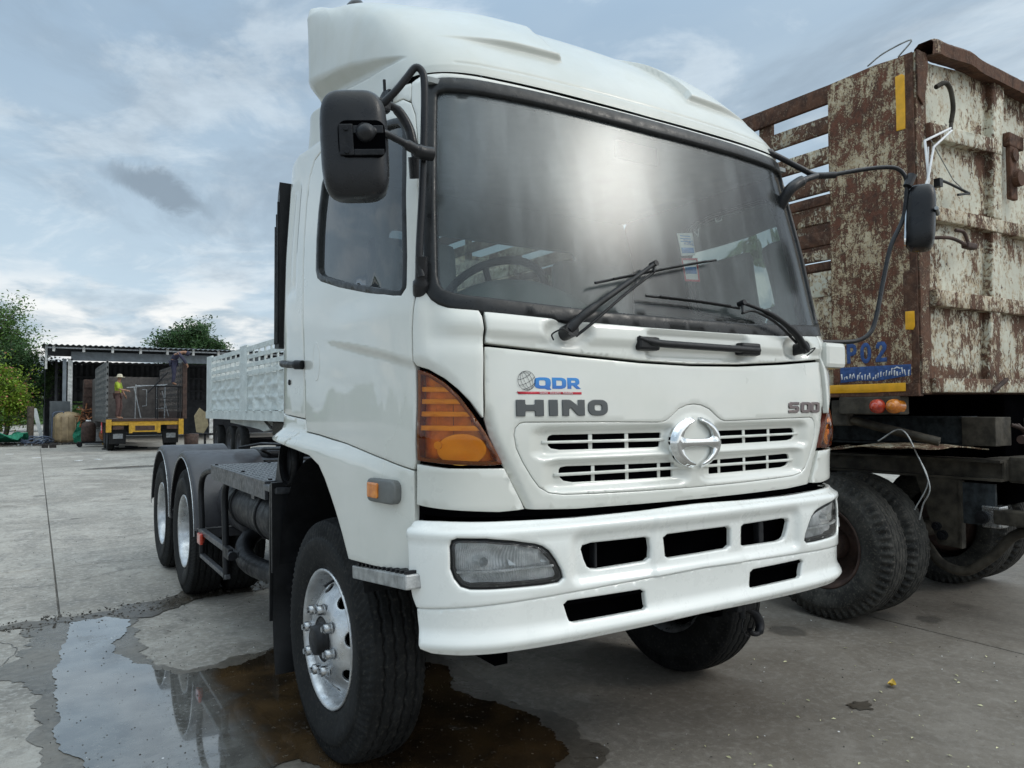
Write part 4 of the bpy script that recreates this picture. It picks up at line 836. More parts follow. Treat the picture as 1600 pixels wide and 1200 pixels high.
lo_ = [(-.657, .845), (-.643, .855), (-.314, .853), (-.296, .843), (-.289, .788), (-.301, .782), (-.621, .782), (-.637, .789)]
lo_ = inset(lo_, -.008)
def DS(s, z): return -.006+.020*ss((.80-z)/.06)-.030*ss((.742-z)/.03)
patch('bumper_spoiler', spo, SB, 'bumper_paint', TR, holes=[lo_, mir(lo_)], res=.0125, disp=DS, thick=.022, bev=.006, gap=.001)
patch('bumper_gap', [(-1.19, .84), (1.19, .84), (1.19, .91), (-1.19, .91)], SB, 'black_void', TR, off=-.02, res=.05, thick=.01)
for sg in (-1, 1):
    f = (lambda P: P) if sg < 0 else mir
    h = patch('headlight', f(inset(hl, .002)), SB, 'black_plastic', TR, off=-.095, res=.02, thick=.01)
    patch('bowl', f(inset(hl, .008)), SB, 'reflector', h, off=-.026, res=.008, thick=.01, disp=lambda s, z: -.055*ss((1-np.hypot((np.abs(s)-.95)/.135, (z-1.015)/.095))*1.3)-.02*ss((.80-np.abs(s))/.1)*np.abs(np.sin(np.abs(s)*62))*(z > .985)-.010*(z < .988))
    patch('housing_edge', f(inset(hl, .0)), SB, 'black_plastic', h, holes=[f(inset(hl, .011))], off=-.012, res=.03, thick=.07)
    patch('glass', f(inset(hl, .007)), SB, 'lamp_glass', h, off=-.006, res=.02, thick=.0)
    for k, (xa, xb) in enumerate(((-.865, -.83), (-.822, -.787), (-.779, -.748), (-.740, -.714))):
        za = .998+.0*k; patch('facet', f([(xa, za), (xb, za-.001), (xb, za+.030-.004*k), (xa, za+.034-.004*k)]), SB, 'facet_silver', h, off=-.030, res=.02, thick=.012, disp=lambda s, z: -.9*(z-.995))
    patch('divider', f([(-1.06, .984), (-.70, .984), (-.70, .989), (-1.06, .989)]), SB, 'reflector', h, off=-.013, res=.03, thick=.01)
    q = SB(np.array([sg*.95]), np.array([1.015]))[0]; MB().cyl((q[0], q[1]+.085, q[2]), (q[0], q[1]+.035, q[2]), .017, 16).build('bulb', 'chrome', h)
V = []; F = []
for i, s_ in enumerate(np.linspace(-1.22, 1.22, 80)):
    zt = np.interp(abs(s_), [0, .298, .594, .898, 1.117, 1.22], [1.147, 1.143, 1.142, 1.146, 1.150, 1.148])-.0065
    for o in (-.030, -.085): V.append(tuple(spt(s_, zt, o) if False else SB(np.array([s_]), np.array([zt]))[0]+np.array([-np.sign(s_)*max(0, abs(s_)-.95)*(-o)*2.2, -o, 0])))
for i in range(79): F.append((2*i, 2*i+2, 2*i+3, 2*i+1))
link('bumper_ledge', arr_mesh(V, F), 'bumper_paint', TR)
# tow hook under the bumper
t_ = MB(); t_.tube(crom([(.43, .20, .665), (.47, .19, .63), (.515, .18, .605), (.535, .17, .56), (.51, .16, .525), (.47, .16, .53), (.455, .16, .548)], 5), [.016]*10+[.020]*10+[.012]*11, 10); t_.box((.38, .16, .63), (.50, .24, .69), .008); t_.cyl((.42, .17, .66), (.42, .17, .60), .014, 10)
t_.tube(crom([(.425, .17, .60), (.41, .165, .57), (.42, .16, .535), (.445, .16, .52)], 4), .004, 5); t_.build('tow_hook', 'dark_steel', TR)
# entry steps
for sg in (-1, 1):
    q = MB(); q.box((sg*1.185, .20, .905), (sg*.95, .70, .955), .006, rot=(R_(-6), 0, 0)); s0 = q.build('step', 'step_alloy', TR)
    q = MB()
    for k in range(12): q.box((sg*1.178, .215+k*.039, .952-(.215+k*.039-.45)*.105), (sg*1.0, .228+k*.039, .966-(.215+k*.039-.45)*.105))
    q.build('tread_plate', 'dark_steel', s0, kind='stuff')
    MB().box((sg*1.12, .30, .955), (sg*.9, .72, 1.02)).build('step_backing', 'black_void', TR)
# ------------------------------------------------ chassis
for x in (-.42, .42): MB().box((x-.04, 1.0, .72), (x+.04, 6.9, .98)).build('frame_rail', 'dark_steel', TR)
c_ = MB()
for y in (1.9, 2.7, 3.6, 4.4, 5.35, 6.3): c_.box((-.38, y, .78), (.38, y+.08, .94))
c_.build('cross_members', 'dark_steel', TR)
f5 = MB(); f5.box((-.5, 4.75, 1.02), (.5, 5.95, 1.09), .02); f5.box((-.42, 4.95, 1.09), (.42, 5.65, 1.16), .03); f5.box((-.55, 4.95, .98), (-.45, 5.7, 1.06)); f5.box((.45, 4.95, .98), (.55, 5.7, 1.06)); f5.build('fifth_wheel', 'dark_steel', TR)
b = MB(); b.box((-.55, 2.0, .98), (.55, 2.35, 1.20), .03); b.box((-.35, 2.45, .98), (.6, 2.9, 1.12), .02); b.box((-.6, 3.7, .98), (.6, 3.78, 1.10)); b.build('engine_cover', 'dark_steel', TR)
b = MB(); b.tube(crom([(-.35, 1.75, 1.45), (-.45, 2.6, 1.30), (-.55, 3.6, 1.24), (-.60, 4.4, 1.20), (-.50, 4.55, 1.15)], 6), .014, 7); b.tube(crom([(-.25, 1.75, 1.40), (-.3, 2.8, 1.18), (-.2, 3.9, 1.16), (-.1, 4.7, 1.12)], 6), .014, 7); b.build('air_hose', 'black_plastic', TR)
MB().tube([(-.75, 4.6, 1.21), (-.60, 4.45, 1.245), (-.40, 1.9, 1.30)], .012, 7).build('hook_bar', 'black_plastic', TR)
# deck plate with raised pattern
dp = MB(); dp.box((-1.185, 2.02, 1.135), (-.36, 3.50, 1.15), .004); dp.box((-1.183, 2.02, 1.05), (-1.165, 3.50, 1.136)); dp.box((-1.10, 2.6, .95), (-1.04, 2.68, 1.14)); dk = dp.build('deck_plate', 'deck_paint', TR)
pt = MB()
for i in range(20):
    for j in range(34):
        x, y = -1.165+i*.0405, 2.05+j*.0425; a = .8 if (i+j) % 2 else -.8; ca, sa = math.cos(a)*.015, math.sin(a)*.015
        pt.add([(x-ca, y-sa, 1.151), (x+sa*.25, y-ca*.25, 1.1535), (x+ca, y+sa, 1.151), (x-sa*.25, y+ca*.25, 1.1535)], [(0, 1, 2, 3)])
pt.build('deck_pattern', 'step_alloy', dk, kind='stuff')
for x, y in ((-1.16, 3.42), (-.8, 3.42), (-1.14, 2.72), (-1.14, 2.08), (-.6, 2.4)): MB().cyl((x, y, 1.15), (x, y, 1.158), .011, 10).build('bolt', 'dark_steel', dk)
# tube guard / ladder
for P in ([(-1.12, 3.50, 1.09), (-1.15, 3.62, 1.10), (-1.155, 3.90, 1.05), (-1.155, 4.02, .93), (-1.155, 3.98, .70), (-1.155, 3.96, .50), (-1.155, 3.96, .44)], [(-1.12, 2.75, 1.09), (-1.15, 2.82, 1.11), (-1.155, 3.08, 1.06), (-1.155, 3.17, .95), (-1.155, 3.14, .72), (-1.155, 3.11, .52), (-1.155, 3.09, .42)]):
    MB().tube(crom(P, 6), .022, 12).build('guard_tube', 'black_plastic', TR)
r1 = MB(); r1.box((-1.175, 2.83, .60), (-1.135, 4.02, .64), .006); r1.box((-1.172, 3.06, .425), (-1.138, 3.96, .455), .005); r1.build('guard_rail', 'deck_paint', TR)
r1 = MB(); r1.box((-1.195, 2.86, .585), (-1.165, 3.02, .655), .006); r1.cyl((-1.18, 2.84, .62), (-1.18, 2.80, .62), .028, 12); r1.build('rail_socket', 'dark_steel', TR)
q = MB(); q.lathe([(0, .035), (.01, .04), (.03, .038), (.035, .02), (.036, 0)], 'X', 20, (-1.19, 3.88, .58)); q.box((-1.20, 3.80, .54), (-1.175, 3.92, .62), .01); q.build('reflector_lamp', 'red_lens', TR)
# side tank, silencer, elbow
t_ = MB(); t_.lathe([(3.42, 0), (3.43, .06), (3.41, .125), (3.38, .145), (3.30, .150), (2.2, .150), (2.12, .14), (2.10, 0)], 'Y', 36, (-.98, 0, .90)); tk = t_.build('air_tank', 'dark_steel', TR)
for y in (2.45, 3.1): MB().lathe([(y, .152), (y, .158), (y+.05, .158), (y+.05, .152)], 'Y', 36, (-.98, 0, .90)).build('tank_strap', 'black_plastic', tk)
t_ = MB(); t_.lathe([(4.35, 0), (4.35, .18), (4.32, .20), (3.45, .20), (3.42, .18), (3.42, 0)], 'Y', 30, (-.82, 0, .80)); t_.build('fuel_tank', 'fender_plastic', TR)
MB().box((-1.02, 3.58, .98), (-.80, 4.02, 1.10), .01).build('bracket_plate', 'fender_plastic', TR)
for y, z in ((3.66, 1.045), (3.85, 1.045), (3.75, .88)): MB().cyl((-1.02, y, z), (-1.04, y, z), .018, 6).build('bolt', 'steel_bright', TR)
t_ = MB(); t_.tube(crom([(-.72, 3.30, .80), (-.82, 3.42, .72), (-.95, 3.42, .60), (-1.0, 3.25, .52), (-1.0, 2.9, .51), (-.96, 2.3, .56), (-.9, 1.8, .62)], 7), .066, 16); t_.build('exhaust_elbow', 'dark_steel', TR)
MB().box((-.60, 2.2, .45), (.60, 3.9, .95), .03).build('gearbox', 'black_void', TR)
MB().box((.55, 2.2, .55), (1.12, 4.0, 1.12), .05).build('side_tank', 'dark_steel', TR)
# front wheel arches, mudflaps
for sg in (-1, 1):
    m_ = MB(); cy, cz = 1.19, .62
    pts = [(cy+.60*math.cos(a)*1.0, cz+.70*math.sin(a)) for a in np.linspace(-.12, math.pi*.90, 26)]
    V = []
    for x in (sg*1.165, sg*.45): V += [(x, p[0]*1.0+(.02 if p[0] > cy else 0), p[1]) for p in pts]
    n = len(pts); m_.add(V, [(i, i+1, n+i+1, n+i) for i in range(n-1)], True)
    m_.build('wheel_arch_liner', 'black_plastic', TR)
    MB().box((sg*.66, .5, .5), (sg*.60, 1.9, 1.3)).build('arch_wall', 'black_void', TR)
    fl = MB(); fl.prism([(sg*1.205, 1.16), (sg*1.200, .70), (sg*.74, .70), (sg*.74, 1.16)], 'Y', 1.80, 1.825); fl.build('arch_rear_panel', 'black_plastic', TR)
    Vv = []; Ff = []
    for i in range(9):
        for j in range(7): Vv.append((sg*(1.195-.45*j/6), 1.80+.035*math.sin(i*.5+j)*i/8-.02*i/8, .72-.52*i/8))
    for i in range(8):
        for j in range(6): Ff.append((i*7+j, i*7+j+1, i*7+8+j, i*7+7+j))
    link('mudflap', arr_mesh(Vv, Ff), 'black_plastic', TR)
    MB().box((sg*1.205, 1.83, .45), (sg*1.185, 1.85, 1.15), .003).build('arch_flange', 'black_plastic', TR)
    fr = MB(); fr.box((sg*1.19, 1.79, 1.10), (sg*.80, 2.04, 1.135), .01); fr.build('deck_bracket', 'deck_paint', TR)
    # lip of the arch
    lip = MB(); lp = [(-1.68, 1.03), (-1.743, 1.118), (-1.798, 1.187), (-1.855, 1.245), (-1.922, 1.296), (-2.034, 1.33), (-2.193, 1.348), (-2.382, 1.36)]
    lip.tube([spt(sg*abs(a), z, -.03) for a, z in crom([(abs(a), z) for a, z in lp], 4)], .012, 6); lip.build('arch_lip', 'black_plastic', TR)
    # grey corner guard with the round pipe mouth behind the front wheel
    gg = MB(); gg.prism([(1.55, 1.37), (1.78, 1.37), (1.95, 1.30), (2.02, 1.14), (1.80, 1.14), (1.60, 1.22)], 'X', sg*1.11, sg*1.13); gg.lathe([(-.02, .115), (.0, .125), (.02, .12), (.02, .10), (-.02, .095)], 'X', 28, (sg*1.145, 1.70, 1.27)); gg.build('corner_guard', 'black_plastic', TR)
# rear fenders
def fender_mesh(sg, cy, cz=.52, R=.67, x0=1.185, x1=.60):
    an = np.linspace(R_(8), R_(172), 48); mb = MB(); prof = [(x1, R-.012), (x1, R), (x0-.03, R), (x0-.010, R-.006), (x0, R-.02), (x0+.004, R-.055), (x0-.003, R-.06), (x0-.012, R-.02), (x0-.03, R-.012)]
    V = []; F = []; m = len(prof)
    for a in an:
        for x, r in prof: V.append((sg*x, cy-math.cos(a)*r*1.0, cz+math.sin(a)*r))
    for i in range(len(an)-1):
        for k in range(m): F.append((i*m+k, i*m+(k+1) % m, (i+1)*m+(k+1) % m, (i+1)*m+k))
    mb.add(V, F, True)
    return mb
for sg in (-1, 1):
    for cy in (4.705, 6.005):
        fo_ = fender_mesh(sg, cy).build('rear_fender', 'fender_plastic', TR)
        tr_ = MB(); tr_.tube([(sg*1.191, cy-math.cos(a)*.618, .52+math.sin(a)*.618) for a in np.linspace(R_(4), R_(176), 48)], .0045, 5); tr_.build('fender_trim', 'steel_bright', fo_)
        fr = MB(); fr.box((sg*.60, cy-.668, .55), (sg*1.18, cy-.655, .62), .004); fr.build('fender_edge', 'fender_plastic', fo_)
        MB().box((sg*.62, cy-.672, .625), (sg*1.18, cy-.668, .633)).build('edge_trim', 'steel_bright', fo_)
# ------------------------------------------------ wheels
def tyre_mesh(style, R=.525, Wd=.27, n=288):
    """rubber ring, axis X, outer side at -Wd/2"""
    h = Wd/2; th = np.linspace(0, 2*np.pi, n, endpoint=False)
    side = [(-h+.035, .298), (-h+.020, .306), (-h+.012, .330), (-h+.002, .365), (-h-.004, .40), (-h-.003, .43), (-h+.000, .438), (-h+.003, .440), (-h+.006, .455), (-h+.012, .475), (-h+.017, .490), (-h+.022, .503), (-h+.028, .512)]
    tread_x = np.linspace(-h+.034, h-.034, 54)
    prof = side+[(x, R-.012*(abs(x)/(h-.03))**3) for x in tread_x]+[(-a, b) for a, b in side[::-1]]
    P = np.array(prof); X = np.repeat(P[None, :, 0], n, 0); Rr_ = np.repeat(P[None, :, 1], n, 0); T = np.repeat(th[:, None], len(P), 1)
    tri = lambda q: 2*np.abs(2*(q-np.floor(q+.5)))-1
    on = (np.abs(X) < h-.03)
    if style == 'rib':
        for x0 in (-.068, -.023, .023, .068):
            w = x0+.0045*tri(T*46/2/np.pi+x0*20); Rr_ = Rr_-on*.013*np.exp(-((X-w)/.0042)**4)
        sh = (np.abs(X) > .088)&on; Rr_ = Rr_-sh*.004*(np.sin(T*150) > .3)*(np.abs(X) > .093)
        # wavy moulding on the shoulder
        m = (Rr_ > .443)&(Rr_ < .512)&(~on); X = X+np.sign(X)*m*.0055*np.sin(T*92+Rr_*90)
    else:
        for x0 in (-.060, -.020, .020, .060):
            w = x0+.005*tri(T*40/2/np.pi+x0*14); Rr_ = Rr_-on*.010*np.exp(-((X-w)/.0045)**4)
        lug = (np.sin(T*56+np.sign(X)*1.2) > .1); sh = (np.abs(X) > .082)&(Rr_ > .470); Rr_ = Rr_-sh*lug*.014; X = X-np.sign(X)*sh*lug*(np.abs(X) > .1)*.010
    m = (Rr_ > .41)&(Rr_ < .432)&(~on); X = X+np.sign(X)*m*.0012
    V = np.stack([X, Rr_*np.cos(T), Rr_*np.sin(T)], -1).reshape(-1, 3); k = len(P); I = np.arange(n)[:, None]*k; J = ((np.arange(n)+1) % n)[:, None]*k; c = np.arange(k-1)[None]
    F = np.stack([I+c, I+c+1, J+c+1, J+c], -1).reshape(-1, 4)[:, ::-1]
    me = bpy.data.meshes.new('tyre'); me.vertices.add(len(V)); me.vertices.foreach_set('co', V.astype(np.float32).ravel()); me.loops.add(F.size); me.loops.foreach_set('vertex_index', F.astype(np.int32).ravel())
    me.polygons.add(len(F)); me.polygons.foreach_set('loop_start', np.arange(0, F.size, 4, dtype=np.int32)); me.polygons.foreach_set('loop_total', np.full(len(F), 4, dtype=np.int32)); me.update(calc_edges=True); me.validate()
    me.polygons.foreach_set('use_smooth', [True]*len(me.polygons)); return me
TY = tyre_mesh('rib'); TY.materials.append(M['tyre_rubber']); TYD = tyre_mesh('lug', n=336); TYD.materials.append(M['tyre_dusty'])
nut_mb = MB(); nut_mb.tube([(0, 0, 0), (-.026, 0, 0), (-.030, 0, 0)], [.0215, .0215, .017], 6); nut_mb.tube([(-.03, 0, 0), (-.040, 0, 0)], .0125, 10); nut_mb.tube([(.004, 0, 0), (0, 0, 0)], .026, 16)
NUT = nut_mb.mesh('nut'); NUT.materials.append(M['steel_bright'])
# front rim: domed disc with hand holes standing proud of the rim
rim_ring = MB().lathe([(-.105, .300), (-.118, .303), (-.122, .297), (-.112, .285), (-.085, .278), (-.06, .272), (-.02, .268), (.06, .262), (.10, .285), (.112, .30)], 'X', 72)
RING = rim_ring.mesh('rim'); RING.materials.append(M['wheel_silver'])
def dome(r): return np.interp(r, [0, .10, .128, .155, .185, .205, .235, .262, .275], [-.128, -.134, -.142, -.138, -.118, -.090, -.062, -.045, -.040])
def SR(u, v): r = np.hypot(u, v); return np.stack([smi(r, [0, .10, .125, .150, .170, .188, .235, .255, .275], [-.128, -.136, -.142, -.142, -.136, -.122, -.062, -.040, -.036])*1.0+0*u, u, v], -1)
def SRn(u, v): return SR(u, v)*np.array([1, -1, 1])   # orientation so that the normal points outwards
holes = []
for k in range(8):
    a = 2*math.pi*(k+.5)/8; c0, s0 = math.cos(a), math.sin(a); holes.append([(.214*c0+.021*math.cos(t)*c0-.036*math.sin(t)*s0, .214*s0+.021*math.cos(t)*s0+.036*math.sin(t)*c0) for t in np.linspace(0, 2*math.pi, 19)[:-1]])
_d = patch('disc', circ(0, 0, .272, n=72), SRn, 'wheel_silver', None, holes=holes+[circ(0, 0, .100, n=40)], res=.009, thick=.012, bev=.003); DISC = _d.data; bpy.data.objects.remove(_d)
hubm = MB().lathe([(-.10, .100), (-.13, .097), (-.134, .085), (-.128, .075), (-.150, .068), (-.172, .062), (-.178, .050), (-.180, 0)], 'X', 40); HUB = hubm.mesh('hub'); HUB.materials.append(M['black_plastic'])
BACK = MB().lathe([(.0, .27), (.0, 0)], 'X', 40).mesh('b'); BACK.materials.append(M['black_void'])
def wheel(loc, rz, parent, front=True, tyre=None, spin=0, label=None):
    """outer side points along -X before rotation"""
    w = bpy.data.objects.new('wheel', RING if front else RRING); COL.objects.link(w); w.parent = parent; w.location = loc; w.rotation_euler = (spin, 0, rz)
    if label: w['label'] = label
    link('tyre', tyre or TY, None, w)
    if front:
        link('rim_disc', DISC, None, w); link('hub_cap', HUB, None, w); link('brake_drum', BACK, None, w)
        for k in range(8):
            a = 2*math.pi*k/8; q = link('wheel_nut', NUT, None, w); q.location = (-.140, .1375*math.cos(a), .1375*math.sin(a))
        v = MB().tube([(-.085, .02, .262), (-.12, .02, .245), (-.135, .02, .235)], .006, 6).build('valve', 'dark_steel', w)
    else:
        link('rim_disc', RDISC, None, w); link('hub_cap', RHUB, None, w)
        for k in range(8):
            a = 2*math.pi*k/8; q = link('wheel_nut', NUT, None, w); q.location = (.075, .1375*math.cos(a), .1375*math.sin(a))
    return w
RRING = MB().lathe([(-.105, .300), (-.118, .303), (-.122, .297), (-.112, .285), (-.085, .275), (-.02, .262), (.02, .255), (.05, .235), (.075, .205), (.085, .17), (.085, .10)], 'X', 72).mesh('rim'); RRING.materials.append(M['wheel_silver'])
RDISC = MB().lathe([(.084, .17), (.083, .02), (.083, 0)], 'X', 40).mesh('d'); RDISC.materials.append(M['wheel_silver'])
RHUB = MB().lathe([(.085, .105), (-.04, .10), (-.06, .085), (-.065, 0)], 'X', 32).mesh('h'); RHUB.materials.append(M['dark_steel'])
wheel((-1.015, 1.166, .522), R_(1.5), TR, True, spin=.2); wheel((1.015, 1.166, .522), math.pi+R_(1.5), TR, True, spin=.5)
for cy in (4.705, 6.005):
    for sg in (-1, 1):
        rz = 0 if sg < 0 else math.pi
        wheel((sg*1.05, cy, .522), rz, TR, False, spin=cy); o = link('inner_tyre', TY, None, TR); o.location = (sg*.74, cy, .522)
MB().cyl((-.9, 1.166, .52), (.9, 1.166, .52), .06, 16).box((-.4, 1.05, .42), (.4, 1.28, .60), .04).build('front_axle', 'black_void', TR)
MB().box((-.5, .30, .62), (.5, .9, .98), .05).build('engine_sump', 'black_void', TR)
for cy in (4.705, 6.005): MB().cyl((-.7, cy, .52), (.7, cy, .52), .09, 16).build('rear_axle', 'dark_steel', TR)
# ------------------------------------------------ mirrors
mL = MB(); bar = crom([(-1.235, .285, 2.585), (-1.20, .255, 2.625), (-1.165, .232, 2.675), (-1.140, .215, 2.710), (-1.120, .204, 2.697), (-1.113, .200, 2.655), (-1.111, .205, 2.525), (-1.114, .216, 2.282), (-1.120, .229, 2.061), (-1.112, .226, 1.99)], 6)
mL.tube(bar, .0130, 12)
mL.tube(crom([(-1.225, .30, 2.60), (-1.17, .30, 2.585), (-1.13, .295, 2.53), (-1.115, .29, 2.47), (-1.105, .29, 2.42)], 5), [.014]*5+[.018]*11+[.013]*5, 10)
mL.tube(crom([(-1.112, .226, 2.06), (-1.106, .24, 2.00), (-1.10, .26, 1.96), (-1.085, .29, 1.93)], 5), [.022]*8+[.028]*8, 12); mL.cyl((-1.105, .30, 2.43), (-1.09, .32, 2.36), .022, 12)
mL.box((-1.25, .28, 2.565), (-1.20, .32, 2.61), .01)
mirror = mL.build('mirror_bracket', 'mirror_plastic', TR)
def head(w, h, d, ny=13, nx=13, poc=True):
    """rounded mirror housing, front bulge towards -Y, centred on the origin"""
    V = []; F = []; nu, nv = 28, 36
    for i in range(nu+1):
        a = math.pi*(i/nu-.5)
        for j in range(nv):
            b = 2*math.pi*j/nv; ca, sa, cb, sb = math.cos(a), math.sin(a), math.cos(b), math.sin(b); se = lambda q, e: math.copysign(abs(q)**e, q)
            x = se(ca, .45)*se(cb, .42)*w/2; y = se(ca, .45)*se(sb, .75)*d/2; z = se(sa, .50)*h/2
            x *= 1-.06*(z/h*2)*(z < 0)*-1 if False else 1; V.append((x, y, z))
    for i in range(nu):
        for j in range(nv): F.append((i*nv+j, i*nv+(j+1) % nv, (i+1)*nv+(j+1) % nv, (i+1)*nv+j))
    return arr_mesh(V, F)
hd = link('mirror_head', head(.218, .352, .15), 'mirror_plastic', TR); hd.location = (-1.357, .215, 2.392); hd.rotation_euler = (R_(2), R_(-3), R_(-24))
pk = MB(); pk.prism(rrect(-.048, -.055, .100, .062, .028, 5), 'Y', -.079, -.066); pk.build('mirror_socket', 'black_void', hd)
pk = MB(); pk.box((-.045, -.084, -.05), (.0, -.076, .05), .004); pk.box((0, -.083, .02), (.095, -.077, .045), .003); pk.box((0, -.083, -.05), (.095, -.077, -.03), .003); pk.cyl((-.022, -.083, .035), (-.022, -.09, .035), .008, 8); pk.cyl((-.022, -.083, -.038), (-.022, -.09, -.038), .008, 8); pk.build('socket_plate', 'dark_steel', hd)
gl_ = MB(); gl_.prism(rrect(-.095, -.155, .095, .155, .03, 5), 'Y', .070, .078); gl_.build('mirror_glass', 'chrome', hd)
ar = MB(); ar.tube(crom([(-1.355, .125, 2.415), (-1.30, .125, 2.425), (-1.23, .15, 2.420), (-1.18, .165, 2.412), (-1.14, .175, 2.405), (-1.095, .175, 2.405)], 6), [.017]*4+[.012]*6+[.012]*6+[.018]*6+[.024]*9, 12); ar.lathe([(-.03, 0), (-.026, .02), (0, .034), (.03, .03)], 'Y', 16, (-1.352, .13, 2.415)); ar.build('mirror_arm', 'mirror_plastic', TR)
mR = MB(); mR.tube(crom([(.83, .345, 2.81), (.873, .331, 2.807), (.93, .31, 2.785), (1.03, .265, 2.735), (1.099, .239, 2.709), (1.199, .198, 2.716)], 5), [.021]*6+[.015]*15+[.017]*5, 10)
mR.tube(crom([(1.10, .235, 2.706), (1.029, .237, 2.680), (.965, .245, 2.650), (.905, .26, 2.60), (.90, .33, 2.50)], 5), [.016]*8+[.027]*13, 10)
mR.build('mirror_bracket', 'mirror_plastic', TR)
a2 = MB(); a2.tube(crom([(1.17, .205, 2.712), (1.342, .130, 2.750), (1.44, .08, 2.764), (1.495, .05, 2.760), (1.525, .028, 2.73), (1.538, .02, 2.679), (1.534, .027, 2.571), (1.521, .038, 2.488), (1.454, .063, 2.353), (1.394, .072, 2.168), (1.317, .07, 1.967), (1.27, .077, 1.895), (1.21, .10, 1.862), (1.12, .125, 1.852), (1.00, .16, 1.850)], 6), [.010]*6+[.014]*84+[.008]*0 if False else .0110, 10)
a2.cyl((1.525, .01, 2.66), (1.555, .0, 2.72), .022, 10); a2.build('mirror_arm', 'mirror_plastic', TR)
h2 = link('mirror_head', head(.200, .335, .14), 'mirror_plastic', TR); h2.location = (1.622, .0, 2.505); h2.rotation_euler = (R_(3), R_(4), R_(28))
q = MB(); q.lathe([(0, .045), (.006, .03), (.02, 0)], 'Y', 18, (.01, -.070, .012)); q.build('mirror_socket', 'black_void', h2); q = MB(); q.tube([(-.10, -.072, .02), (.01, -.078, .02)], .010, 8); q.build('mirror_stub', 'step_alloy', h2)
q = MB(); q.prism(rrect(-.075, -.15, .075, .15, .03, 5), 'Y', .060, .068); q.build('mirror_glass', 'chrome', h2)
ea = MB(); ea.box((.96, .10, 1.72), (1.115, .22, 1.845), .022); ea.build('mirror_mount_cover', WP, TR)
hk = MB(); hk.tube([(-1.085, .61, 2.735), (-1.088, .612, 2.83)], .006, 6); hk.prism([(.55, 2.715), (.66, 2.715), (.68, 2.745), (.60, 2.775), (.54, 2.765)], 'X', -1.10, -1.055); hk.build('roof_bracket', 'dark_steel', TR)
# second long mirror seen through the glass side
# ================================================================== OLD RUSTY DUMP TRAILER
th = R_(2)
RT = thing('dump_trailer', 'rusty high-sided dump trailer marked PO2 with peeling pale paint, right of the white truck', 'trailer', (2.55, .539, 0), th)
# local axes: x across the tailgate, y along the side (away from the camera)
def bend(o, amp, sc, seed=0, ax=None):
    """dents and bows real old steel has"""
    rr_ = np.random.default_rng(seed); me = o.data; n = len(me.vertices); co = np.zeros(n*3); me.vertices.foreach_get('co', co); co = co.reshape(-1, 3); ph = rr_.uniform(0, 6.28, (6, 3)); fr = rr_.uniform(.5, 2, (6, 3))*sc
    d = sum(np.sin(co[:, 0]*fr[k, 0]+ph[k, 0]+np.sin(co[:, 1]*fr[k, 1]+ph[k, 1])+co[:, 2]*fr[k, 2]) for k in range(6))/6
    for a in (ax if ax is not None else (0, 1)): co[:, a] += d*amp
    me.vertices.foreach_set('co', co.ravel()); me.update(); return o
PX_ = lambda u, v: np.stack([0*u, -u, v], -1)          # side plane, u = -y (normal faces -x)
PY_ = lambda u, v: np.stack([u, 0*u, v], -1)           # tailgate plane (normal faces -y)
def dent(seed, amp, sc):
    rr_ = np.random.default_rng(seed); ph = rr_.uniform(0, 6.28, (8, 2)); fr = rr_.uniform(.6, 2.2, (8, 2))*sc
    def f(u, v): return amp*sum(np.sin(u*fr[k, 0]+ph[k, 0]+1.3*np.sin(v*fr[k, 1]+ph[k, 1])) for k in range(8))/5
    return f
patch('side_sheet', [(-.60, 1.68), (-.045, 1.68), (-.05, 3.83), (-.25, 3.845), (-.60, 3.835)], PX_, 'rust_scratched', RT, res=.04, thick=.015, disp=dent(1, .008, 5))
q = MB(); q.prism([(0, 0), (.05, .005), (.055, .02), (.012, .02), (.012, .09), (0, .09)], 'Z', 1.605, 3.84); q.build('corner_post', 'rust_full', RT)
bp_ = MB(); bp_.box((-.012, .0, 1.60), (.05, 7.4, 1.68), .004); bend(bp_.build('bottom_rail', 'rust_full', RT), .002, 3)
for i, (z0, z1, m_, dy) in enumerate(((3.715, 3.835, 'rust_full', 0), (3.505, 3.615, 'rust_heavy', 0), (3.285, 3.395, 'rust_panel', 0), (3.085, 3.195, 'rust_panel', 0), (2.985, 3.045, 'rust_full', .02), (2.86, 2.965, 'rust_panel', 0), (2.70, 2.79, 'rust_full', 0), (2.59, 2.66, 'rust_panel', 0), (2.52, 2.57, 'rust_full', -.01), (2.33, 2.50, 'rust_light', 0))):
    b = patch('side_slat', [(-7.4, z0), (-.60, z0), (-.60, z1), (-7.4, z1)], PX_, m_, RT, res=.09, thick=.03, bev=.005, off=-.005+dy, disp=dent(30+i, .007, 4))
patch('lower_side_sheet', [(-7.4, 1.68), (-.60, 1.68), (-.60, 2.335), (-7.4, 2.335)], PX_, 'rust_panel', RT, res=.08, thick=.01, off=-.02, disp=dent(3, .012, 4))
for k, y in enumerate((1.10, 2.25, 3.4, 4.5, 5.6, 6.7)):
    MB().box((.035, y, 1.68), (.07, y+.115, 3.83), .004).build('side_post', 'rust_heavy', RT)
    MB().box((-.005, y+.45, 1.68), (.02, y+.52, 2.5), .004).build('side_rib', 'rust_panel', RT)
patch('far_side', [(-7.4, 1.68), (0, 1.68), (0, 2.7), (-7.4, 2.7)], lambda u, v: np.stack([2.38+0*u, -u, v], -1), 'rust_heavy', RT, res=.2, thick=.02)
for z in (2.9, 3.15, 3.4, 3.65): MB().box((2.37, 0, z), (2.40, 7.4, z+.11)).build('far_slat', 'rust_heavy', RT)
for y in (0, 1.6, 3.2, 4.8, 6.4): MB().box((2.33, y, 1.6), (2.37, y+.12, 3.83)).build('far_post', 'rust_full', RT)
